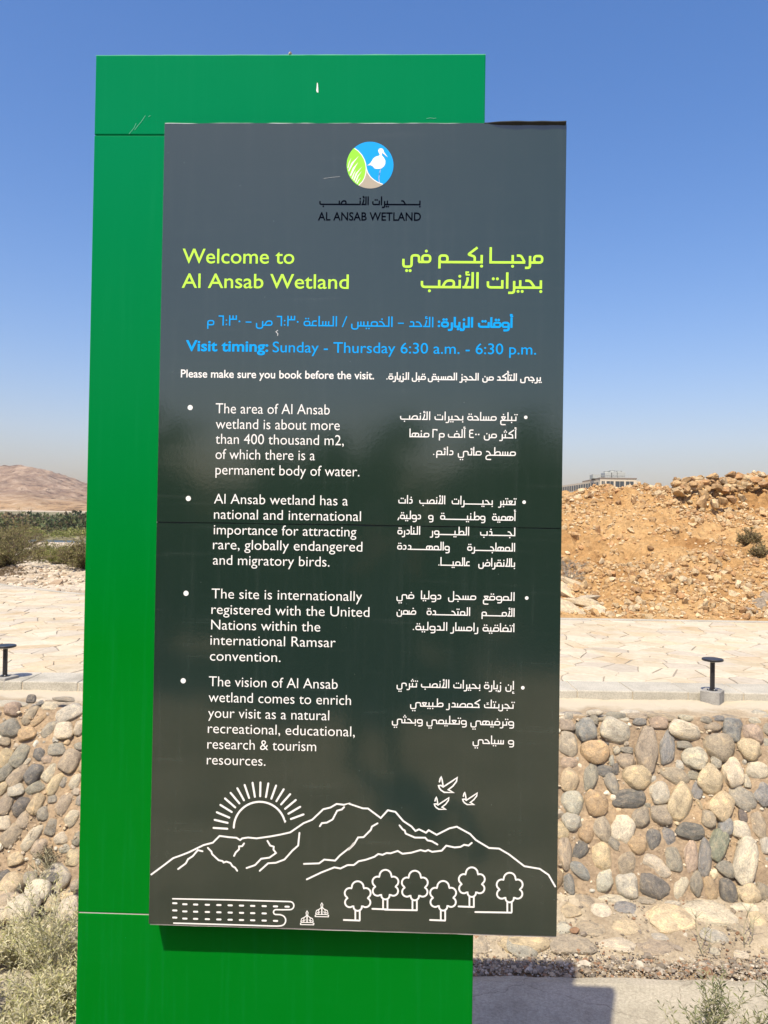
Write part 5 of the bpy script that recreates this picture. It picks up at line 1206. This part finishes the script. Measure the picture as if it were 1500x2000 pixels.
def white_lines(p):
    p.stroke([lg(*q) for q in lens_r], 10 / 6 * PXM); p.stroke([lg(*q) for q in [(690, 455)] + tp], 10 / 6 * PXM)
    for bl_ in [[(472, 470), (490, 400), (518, 348), (496, 410), (482, 470)], [(480, 505), (520, 410), (606, 328), (545, 410), (490, 512)], [(500, 556), (535, 470), (598, 402), (555, 480), (512, 566)],
                [(520, 590), (545, 530), (574, 488), (552, 540), (534, 600)], [(540, 610), (570, 530), (645, 452), (590, 530), (552, 620)], [(560, 632), (590, 560), (640, 505), (600, 570), (572, 642)], [(578, 650), (600, 610), (632, 582), (604, 620), (590, 655)]]:
        p.poly([lg(*q) for q in bl_])
    p.poly([lg(*q) for q in [(700, 440), (722, 428), (740, 412), (755, 390), (775, 358), (800, 338), (845, 324), (850, 310), (838, 290), (831, 262), (845, 243), (865, 238), (885, 245), (896, 262), (898, 278), (945, 346), (882, 294),
                            (874, 302), (877, 325), (900, 350), (917, 385), (915, 420), (900, 450), (872, 474), (850, 480), (812, 481), (790, 476), (765, 448), (742, 437)]])
    p.stroke([lg(*q) for q in [(806, 470), (796, 530), (798, 610)]], 9 / 6 * PXM); p.stroke([lg(*q) for q in [(862, 465), (843, 560), (840, 590), (845, 640)]], 9 / 6 * PXM)
emb('emblem_bird_and_reeds', I_white, white_lines)

# line drawing along the foot of the panel
def e(x, y): return uv(280 + x / 3.571, 1500 + y / 3.571)
def f(x, y): return uv(680 + x / 3.488, 1480 + y / 3.488)
LWD = 3.3 * PXM
sun_ = Print(); sc0 = (812, 418)
pts = [(631, 415)] + [(sc0[0] + 181 * math.cos(math.radians(a)), sc0[1] - 183 * math.sin(math.radians(a))) for a in range(175, 12, -7)] + [(990, 370)]
sun_.stroke([e(*q) for q in pts], LWD * 1.15, roundcap=True)
for a0, a1 in [((490, 417), (586, 423)), ((498, 361), (588, 382)), ((513, 308), (600, 345)), ((538, 257), (617, 306)), ((570, 212), (641, 274)), ((609, 173), (670, 246)), ((656, 141), (702, 224)), ((707, 118), (738, 208)), ((762, 103), (778, 200)),
               ((817, 100), (815, 196)), ((872, 107), (855, 202)), ((926, 122), (893, 213)), ((979, 148), (928, 231)), ((1024, 182), (961, 253)), ((1063, 223), (989, 284)), ((1094, 270), (1012, 318)), ((1117, 323), (1029, 355))]:
    sun_.stroke([e(*a0), e(*a1)], LWD * 1.15, roundcap=True)
sun_.build('sun_drawing', I_white)
mt = Print()
ridge = [e(*q) for q in [(56, 742), (140, 680), (208, 628), (270, 606), (320, 586), (420, 537), (485, 520), (532, 473), (600, 482), (650, 486), (675, 502), (690, 490), (730, 484), (790, 490), (890, 476), (960, 463), (1025, 448), (1118, 384), (1178, 360), (1255, 287), (1305, 275), (1348, 250), (1400, 256), (1435, 246), (1500, 268)]][:-1] + \
        [f(*q) for q in [(5, 312), (100, 344), (135, 345), (222, 410), (270, 357), (322, 368), (375, 430), (432, 468), (458, 498), (483, 487), (530, 510), (548, 493), (603, 524), (690, 480), (740, 469), (830, 518), (870, 560), (960, 614), (1028, 618), (1095, 657), (1200, 738), (1305, 756), (1365, 797), (1410, 876)]]
mt.stroke(ridge, LWD, roundcap=True)
for L2 in [[(243, 704), (297, 664), (312, 635), (345, 614), (380, 572), (413, 580)], [(450, 556), (475, 582), (480, 600), (525, 642), (552, 648), (560, 658), (580, 652), (608, 662), (622, 684), (640, 694), (655, 716)],
           [(633, 612), (645, 588), (668, 566), (668, 546), (690, 544), (703, 525)], [(866, 508), (885, 540), (910, 548), (908, 568), (925, 592), (880, 624), (822, 632), (780, 676), (720, 697)],
           [(1089, 452), (1080, 540), (1040, 575), (985, 637), (925, 660), (870, 664), (812, 716)], [(1400, 272), (1385, 288), (1352, 297), (1320, 358), (1280, 380), (1245, 384), (1231, 405)],
           [(1120, 668), (1226, 664), (1262, 638), (1338, 645), (1370, 610), (1430, 562), (1470, 520), (1500, 480)], [(1140, 776), (1240, 728), (1332, 692), (1375, 700), (1420, 678), (1465, 676), (1500, 655)]]:
    pts = [e(*q) for q in L2]
    if L2[0] == (1120, 668): pts = pts[:-1] + [f(*q) for q in [(0, 628), (40, 588), (68, 542), (105, 540), (155, 490), (162, 468), (200, 446)]]
    if L2[0] == (1140, 776): pts = pts[:-2] + [f(*q) for q in [(0, 730), (38, 730), (72, 704), (120, 694), (178, 674), (205, 655), (235, 660), (262, 648), (288, 650), (338, 634), (370, 653), (430, 646), (492, 628), (525, 636), (545, 628), (572, 640), (637, 632), (668, 598), (725, 610), (765, 606), (790, 592), (820, 597), (842, 579)]]
    mt.stroke(pts, LWD, roundcap=True)
mt.stroke([f(*q) for q in [(350, 460), (372, 488), (385, 494), (392, 516), (455, 543), (525, 544), (540, 562), (570, 568), (608, 590)]], LWD, roundcap=True)
mt.build('mountain_drawing', I_white)
for bx_0, by_0, bs in ((616, 130, 1.0), (780, 236, .78), (587, 268, .78)):
    bd_ = Print(); BP = [(622, 163), (627, 142), (634, 130), (640, 150), (648, 198), (672, 182), (712, 156), (743, 134), (738, 160), (714, 192), (682, 217), (698, 226), (718, 237), (655, 235), (632, 220), (620, 204), (616, 190), (632, 188), (648, 198)]
    bd_.stroke([f(bx_0 + (x_ - 616) * bs, by_0 + (y_ - 130) * bs) for x_, y_ in BP], LWD * (.85 if bs == 1 else .75), roundcap=True); bd_.build('bird_drawing', I_white)
tr = Print()
def tree_(cx, cy, base, gx0, gx1, j=1.0):
    """cloud-shaped crown, double stem and ground line"""
    pts = []; lob = [(0, -72, 42), (56, -30, 36), (56, 36, 34), (0, 66, 30), (-56, 36, 34), (-56, -30, 36)]
    for k in range(72):
        a = 2 * math.pi * k / 72; d = (math.cos(a), math.sin(a)); best = 30
        for lx, ly, lr in lob:
            b = lx * d[0] + ly * d[1]; c = lx * lx + ly * ly - lr * lr; q = b * b - c
            if q > 0: best = max(best, b + math.sqrt(q))
        pts.append(f(cx + d[0] * best * .96, cy + d[1] * best * .96))
    tr.stroke(pts, LWD, closed=True)
    for sx in (-16, 14): tr.stroke([f(cx + sx, cy + 88), f(cx + sx, base)], LWD * .95)
    tr.stroke([f(gx0, base - 2), f(gx1, base + 2)], LWD, roundcap=True)
for cx, cy, base, g0, g1 in [(65, 950, 1106, -30, 78), (254, 872, 1030, 165, 268), (454, 878, 1036, 250, 468), (647, 948, 1106, 558, 660), (842, 855, 1014, 752, 856), (1100, 892, 1052, 866, 1112)]: tree_(cx, cy, base, g0, g1)
tr.build('tree_drawing', I_white)
pd = Print(); w1 = 2.6 * PXM
def cub(cx, cy, r, a0, a1, n=14): return [(cx + r * math.cos(math.radians(a0 + (a1 - a0) * k / n)), cy + r * math.sin(math.radians(a0 + (a1 - a0) * k / n))) for k in range(n + 1)]
pts = [(205, 911), (600, 919), (1022, 931)] + cub(1022, 959, 28, -80, 85) + [(970, 988), (930, 987)] + cub(925, 1004, 17, -95, -265) + [(955, 1022)] + cub(955, 1062, 38, -80, 85) + [(930, 1102), (600, 1092), (212, 1081)]
pd.stroke([e(*q) for q in pts], w1, roundcap=True)
for row, (ya, yb, n) in enumerate([(942, 961, 11), (992, 1012, 9), (1042, 1062, 10)]):
    xs_ = [220, 290, 365, 447, 527, 606, 685, 763, 843, 922, 1003]
    for k in range(n): x_ = xs_[k]; y_ = ya + (yb - ya) * k / 10 * 1.0 + (5 if k else 0); pd.stroke([e(x_ - 12, y_), e(x_ + 12, y_ + .6)], w1 * 1.35, roundcap=True)
pd.build('pond_drawing', I_white)
rd = Print(); w2 = 1.6 * PXM
def reed(cx, cy):
    def q(x, y): return e(cx + x, cy + y)
    rd.stroke([q(-46, 36), q(-34, 30), q(34, 31), q(48, 37), q(46, 47), q(-46, 45)], w2, closed=True)
    rd.stroke([q(0, -50), q(7, -38), q(4, -20), q(-4, -20), q(-7, -38)], w2, closed=True); rd.stroke([q(0, -20), q(0, 30)], w2 * 1.4)
    for s in (-1, 1):
        rd.stroke([q(s * 4, -18), q(s * 22, -2), q(s * 24, 26), q(s * 12, 10)], w2); rd.stroke([q(s * 18, -6), q(s * 38, 4), q(s * 44, 26), q(s * 26, 16)], w2)
reed(1142, 1046); reed(1245, 990)
rd.build('reed_drawing', I_white)
# bird droppings, scuffs and peeled spots
sp = Print()
def sp_px(pts, w=0.0):
    out = []
    for x_, y_ in pts: out.append(uv(x_, y_, w))
    return out
dr = Print(); dr.poly(sp_px([(619.2, 162), (620.6, 162), (621.5, 172), (621.8, 181), (619, 180.5), (617.8, 177), (618.6, 170)], GW)); o = dr.build('dropping', I_white); o.location = (0, gy0, 0)
for pts in [[(833, 232), (840, 230.5), (848, 231.5), (852, 230.8)], [(263, 254), (270, 245), (276, 238), (284, 226)], [(252, 262), (262, 250), (266, 241)], [(290, 228), (294, 226)]]:
    dr = Print(); dr.stroke(sp_px(pts, GW), 1.0 * PXM); o = dr.build('scratch', M_rim); o.location = (0, gy0, 0)
sp.stroke(sp_px([(543, 645), (539, 648), (543, 652), (542, 656)]), 1.3 * PXM); sp.build('gouge', M_edge)
for pts in [[(632, 349), (648, 346.5), (664, 345)]]:
    sp = Print(); sp.stroke(sp_px(pts), .3 * PXM); sp.build('scratch', M_edge)
# hem of the top right corner, curled so that it throws a thin shadow
V = []; F = []; n = 30
for q in range(n):
    t = q / (n - 1); x = xr - .245 + .243 * t; dpt = .010 * smooth(t / .25) * (1 + .1 * math.sin(t * 20)); hh = .0035 * smooth(t / .2) + .0012
    V += [(x, -.0004, zt_ + .0015), (x, -.0004 - dpt, zt_ + .0022), (x, -.0004 - dpt, zt_ + .0022 - hh * .5), (x, -.0004, zt_ - hh)]
F = [(q * 4 + r_, q * 4 + 4 + r_, q * 4 + 4 + (r_ + 1) % 4, q * 4 + (r_ + 1) % 4) for q in range(n - 1) for r_ in range(4)]; b = (n - 1) * 4; F += [(0, 1, 2, 3), (b + 3, b + 2, b + 1, b)]
link('curled_hem', pymesh('curled_hem', V, F), sign, M_gap)

# ------------------------------------------------------------------ weeds near the sign
SILVER = [(.56, .55, .29), (.64, .61, .40), (.46, .46, .20), (.68, .64, .46), (.60, .54, .31)]
def sprig_plant(name, label, base, h, spread, ns, nl, pal, seed, group=None, ll=.035, lw=.007, upright=1.0):
    r_ = np.random.default_rng(seed); root = empty(name, base); tag(root, label, 'weed', group); paths = []; C = []; D = []
    for k in range(ns):
        az = r_.uniform(0, 6.28); lean_ = r_.uniform(.1, 1) ** .7 * spread; hh = h * r_.uniform(.55, 1.0) * (1 - .25 * lean_ / spread); P = []
        bx0 = r_.normal(0, spread * .12, 2); wob = r_.normal(0, .02, 2)
        for q in range(9):
            t = q / 8; P.append([bx0[0] + math.cos(az) * lean_ * t ** (1.3 * upright) + wob[0] * math.sin(t * 5), bx0[1] + math.sin(az) * lean_ * t ** (1.3 * upright) + wob[1] * math.sin(t * 4), hh * t * (1 - .12 * t)])
        P = np.array(P); paths.append(P)
        m_ = nl; t = np.linspace(.08, 1, m_) ** .85; idx = np.clip((t * 8).astype(int), 0, 7); fr = t * 8 - idx; pp = P[idx] * (1 - fr[:, None]) + P[idx + 1] * fr[:, None]
        tan = P[idx + 1] - P[idx]; tan /= np.linalg.norm(tan, axis=1)[:, None]; an = np.arange(m_) * 2.4 + r_.uniform(0, 6); side = np.stack([np.cos(an), np.sin(an), np.zeros(m_)], 1)
        C.append(pp); D.append(tan * .75 + side * .9 + r_.normal(0, .15, (m_, 3)))
        for j in range(3):                                       # side shoots
            i0 = r_.integers(2, 7); d = np.array([math.cos(az + j * 2), math.sin(az + j * 2), 1.0]); d /= np.linalg.norm(d); ln = h * r_.uniform(.12, .28); Q = np.array([P[i0] + d * ln * s_ + [0, 0, .1 * ln * s_ * s_] for s_ in (0, .4, .7, 1)]); paths.append(Q)
            m2 = max(4, nl // 3); t = np.linspace(.1, 1, m2); idx = np.clip((t * 3).astype(int), 0, 2); fr = t * 3 - idx; C.append(Q[idx] * (1 - fr[:, None]) + Q[idx + 1] * fr[:, None]); an = np.arange(m2) * 2.4; D.append(np.tile(d, (m2, 1)) * .8 + np.stack([np.cos(an), np.sin(an), np.zeros(m2)], 1) * .8)
    C = np.concatenate(C); D = np.concatenate(D); n = len(C)
    tubes('stem', paths, M_wstem, root, .0028, .0009); leaf_cloud('foliage', C, D, r_.uniform(.6, 1.2, n) * ll, r_.uniform(.7, 1.3, n) * lw, pick_tones(n, pal, r_, .2), root); return root
M_wstem = plain_mat('pale_weed_stem', (.34, .32, .20), .8)
def low(x_, y_): return float(low_z(np.array([float(x_)]), np.array([float(y_)]))[0])
wd = [('silvery weed with the tallest thin sprigs, close against the green panel at lower left', -1.98, 4.62, 1.02, .34, 30, 36),
      ('dense silvery weed filling the lower left corner of the view', -2.30, 4.25, .62, .34, 60, 44), ('silvery leafy weed low between the corner clump and the green panel', -1.86, 4.1, .52, .28, 56, 44),
      ('silvery weed with loose sprigs at the left edge in front of the pale boulders', -2.48, 4.75, .55, .3, 34, 34), ('dense pale weed at the very bottom beside the foot of the green panel', -1.62, 3.75, .55, .28, 56, 44),
      ('dense pale weed in the bottom left corner, nearest to the viewer', -2.02, 3.65, .50, .32, 56, 44),
      ('silvery weed between the gravel and the green panel, on the footpath edge', -1.75, 4.85, .42, .26, 50, 40), ('pale weed behind the corner clump, below the boulders', -2.25, 4.95, .36, .28, 50, 40), ('silvery weed at the left edge, covering the path', -2.62, 4.45, .50, .34, 54, 44), ('pale weed at the left edge between path and boulders', -2.75, 4.95, .42, .3, 44, 40), ('pale weed at the bottom edge of the view, left of the corner', -2.40, 3.85, .50, .34, 54, 44), ('dry silvery weed outermost at the left edge', -2.95, 4.6, .55, .34, 50, 42), ('pale leafy weed halfway along the green edge at the very bottom', -1.72, 4.35, .46, .26, 56, 44)]
for k, (lb, x_, y_, h, spd, ns, nl) in enumerate(wd): sprig_plant('weed', lb, (x_, y_, low(x_, y_)), h, spd, ns, nl, SILVER, 200 + k, 'silvery weeds left of the sign')
WG = [(.22, .25, .12), (.30, .31, .16), (.17, .20, .09), (.36, .35, .22)]
wr = [('small green sprig growing at the edge of the path right of the sign shadow', 1.62, 4.05, .56, .20, 10, 22), ('leafy upright green weed, second from the sign shadow on the path', 1.84, 4.12, .70, .18, 12, 30),
      ('thin spreading weed in front of the sunlit path near the bottom right', 2.02, 4.05, .50, .20, 10, 24), ('tall branching green weed near the bottom right corner', 2.20, 4.15, .68, .20, 12, 28), ('low weed at the bottom right corner of the view', 2.36, 4.05, .55, .2, 10, 24)]
for k, (lb, x_, y_, h, spd, ns, nl) in enumerate(wr): sprig_plant('weed', lb, (x_, y_, low(x_, y_) - .02), h, spd, ns, nl, WG, 230 + k, 'thin green weeds right of the sign', ll=.042, lw=.008)
P = on_plane(101, 1672, WALL0, NW); sprig_plant('dry_weed', 'small dark dry weed rooted between the cobbles of the wall left of the sign', (P.x, P.y - .05, P.z - .06), .20, .12, 16, 14, [(.10, .085, .06), (.18, .15, .09)], 250, ll=.022, lw=.005)
P = on_plane(92, 1700, WALL0, NW); sprig_plant('dry_weed', 'pale dry grass stalks leaning on the foot of the wall left of the sign', (P.x, P.y - .12, .14), .42, .10, 7, 8, [(.50, .43, .28)], 251, ll=.02, lw=.003)
for k, (px, py) in enumerate([(1452, 1850), (1372, 1862)]):
    P = on_height(px, py, .02); sprig_plant('dry_weed', ['single thin straw-coloured stalk rising from the gravel near the right edge', 'thin straw-coloured stalk rising from the gravel, left of the one at the right edge'][k], (P.x, P.y, .02), .40, .08, 3, 8, [(.50, .44, .28)], 260 + k, ll=.02, lw=.003)
# dry tufts scattered over the foot of the left wall
r_ = np.random.default_rng(77); C = []; D = []
for k in range(46):
    x_ = r_.uniform(-3.3, -1.4); s_ = r_.uniform(.0, .55); c = WALL0 + TW * s_; m_ = 26; C.append(np.array([x_, c.y - .02, c.z + .01]) + r_.normal(0, .012, (m_, 3))); D.append(r_.normal(0, .7, (m_, 3)) + [0, -.6, .6])
C = np.concatenate(C); tf = leaf_cloud('dry_tufts', C, np.concatenate(D), r_.uniform(.015, .045, len(C)), np.full(len(C), .003), pick_tones(len(C), [(.20, .14, .07), (.12, .085, .05), (.34, .26, .14)], r_), None)
tag(tf, 'tiny dry grass tufts in the mortar at the foot of the left wall', 'dry grass')

SHADE = [(.030, .045, .018), (.042, .060, .024), (.024, .036, .015)]; M_shade = attr_mat('dense_leaves', .8, .1)  # shade of the backlit bushes is put into these dark leaf colours
# ------------------------------------------------------------------ behind the photographer (mirrored softly in the grey panel)
for k, (x_, y_, h, r) in enumerate([(-3.6, -3.9, 3.2, 1.6), (-1.0, -3.9, 3.2, 1.6), (1.9, -6.6, 3.9, 1.7), (4.6, -6.2, 3.9, 1.9), (-6.4, -4.8, 3.6, 1.9)]):
    wispy_bush('shade_bush', ['dense green bush behind the viewer, far left of the row', 'dense green bush behind the viewer, left of the middle', 'dense green bush right behind the viewer', 'dense green bush behind the viewer on the right', 'tallest green bush behind the viewer, at the left end'][k],
               'bush', (x_, y_, 1.2), h, r, 90, 26000, SHADE, 300 + k, 'row of bushes behind the viewer', leafsize=(.19, .11), tr=.02, leafmat=M_shade)
def photographer():
    root = empty('person', (-.23, -.62, 1.25)); tag(root, 'person in dark shirt and trousers holding up a phone in both hands', 'person')
    J = dict(pel=(0, 0, .93, .15), wa=(0, .01, 1.08, .135), ch=(0, .0, 1.28, .155), nk0=(0, .0, 1.43, .07), nk=(0, .02, 1.50, .055), hd=(0, .04, 1.60, .085), ht=(0, .035, 1.69, .07))
    for s, S in ((-1, 'l'), (1, 'r')):
        J.update({S + 'h': (s * .10, 0, .88, .10), S + 'k': (s * .12, .02, .48, .062), S + 'a': (s * .13, -.01, .09, .042), S + 'f': (s * .15, .15, .03, .038), S + 's': (s * .19, 0, 1.40, .06), S + 'e': (s * .22 + .06, .18, 1.22, .045), S + 'w': (s * .09 + .20, .42, 1.48, .030), S + 'p': (s * .05 + .25, .50, 1.54, .032)})
    E_ = [('pel', 'wa'), ('wa', 'ch'), ('ch', 'nk0'), ('nk0', 'nk'), ('nk', 'hd'), ('hd', 'ht')]
    for S in 'lr': E_ += [('pel', S + 'h'), (S + 'h', S + 'k'), (S + 'k', S + 'a'), (S + 'a', S + 'f'), ('nk0', S + 's'), (S + 's', S + 'e'), (S + 'e', S + 'w'), (S + 'w', S + 'p')]
    ks = list(J); me = bpy.data.meshes.new('body'); me.from_pydata([J[k][:3] for k in ks], [(ks.index(a), ks.index(b)) for a, b in E_], [])
    ob = bpy.data.objects.new('body', me); COL.objects.link(ob); md = ob.modifiers.new('s', 'SKIN'); me.skin_vertices[0].data
    for i_, k in enumerate(ks): me.skin_vertices[0].data[i_].radius = (J[k][3], J[k][3] * (.78 if k in ('pel', 'wa', 'ch') else 1)); me.skin_vertices[0].data[i_].use_root = (k == 'pel')
    md2 = ob.modifiers.new('u', 'SUBSURF'); md2.levels = 2; dg = bpy.context.evaluated_depsgraph_get(); m2 = bpy.data.meshes.new_from_object(ob.evaluated_get(dg)); ob.modifiers.clear(); ob.data = m2; ob.parent = root
    m2.materials.clear()
    for mt_ in (plain_mat('dark_shirt', (.03, .035, .045), .9), plain_mat('dark_trousers', (.02, .02, .025), .9), plain_mat('skin', (.35, .20, .13), .6), plain_mat('dark_shoes', (.03, .03, .03), .6)): m2.materials.append(mt_)
    for p_ in m2.polygons:
        c = p_.center; p_.material_index = 3 if c.z < .10 else 1 if c.z < .96 else 2 if (c.z > 1.45 and abs(c.x) < .12 and c.y < .2) or c.y > .26 else 0; p_.use_smooth = True
    M_hair = plain_mat('dark_hair', (.02, .016, .012), .7)
    hv = ICO3[0] * np.array([.088, .105, .10]); hv = hv[:]; hr = link('hair', npmesh('hair', hv + np.array([0, .012, 1.665]), ICO3[1]), root, M_hair, smooth=True)
    sk = m2.materials[2]
    for s in (-1, 1):                                            # fingers round the phone's edges
        for q in range(4):
            z0 = 1.545 + q * .017; x0 = s * .05 + .25; tubes('finger', [np.array([[x0, .50, z0], [x0 - s * .004, .535, z0 + .004], [x0 - s * .012, .556, z0 + .005], [x0 - s * .03, .560, z0 + .006]])], sk, root, .0085, .007, 8)
        tubes('thumb', [np.array([[s * .05 + .25, .495, 1.55], [s * .05 + .245, .52, 1.585], [s * .03 + .24, .535, 1.60]])], sk, root, .0095, .008, 8)
    for s in (-1, 1): lathe('eye', [(.001, -.012), (.009, -.006), (.012, 0), (.009, .006), (.001, .012)], I_white, root, 12, (s * .032, .118, 1.615))
    tubes('nose', [np.array([[0, .12, 1.62], [0, .138, 1.60], [0, .142, 1.585]])], sk, root, .008, .013, 8)
photographer()
ph = box('phone', -.036, .036, -.004, .004, -.075, .075, M_black, None, .003); ph.location = (.02, -.085, EYE - .045); tag(ph, 'black phone held up in both hands by the person', 'phone')

# ------------------------------------------------------------------ thin haze in the valley air
m = bpy.data.materials.new('haze_air'); m.use_nodes = True; m.node_tree.nodes.clear(); ou = m.node_tree.nodes.new('ShaderNodeOutputMaterial'); vol = m.node_tree.nodes.new('ShaderNodeVolumePrincipled')
vol.inputs['Color'].default_value = (.93, .95, .98, 1); vol.inputs['Density'].default_value = 0.00012; vol.inputs['Anisotropy'].default_value = 0.25
m.node_tree.links.new(vol.outputs[0], ou.inputs['Volume'])
HAZE = True
if HAZE:
    hz = box('haze', -1800, 1800, -180, 2000, -8, 160, m, None); hz['kind'] = 'stuff'
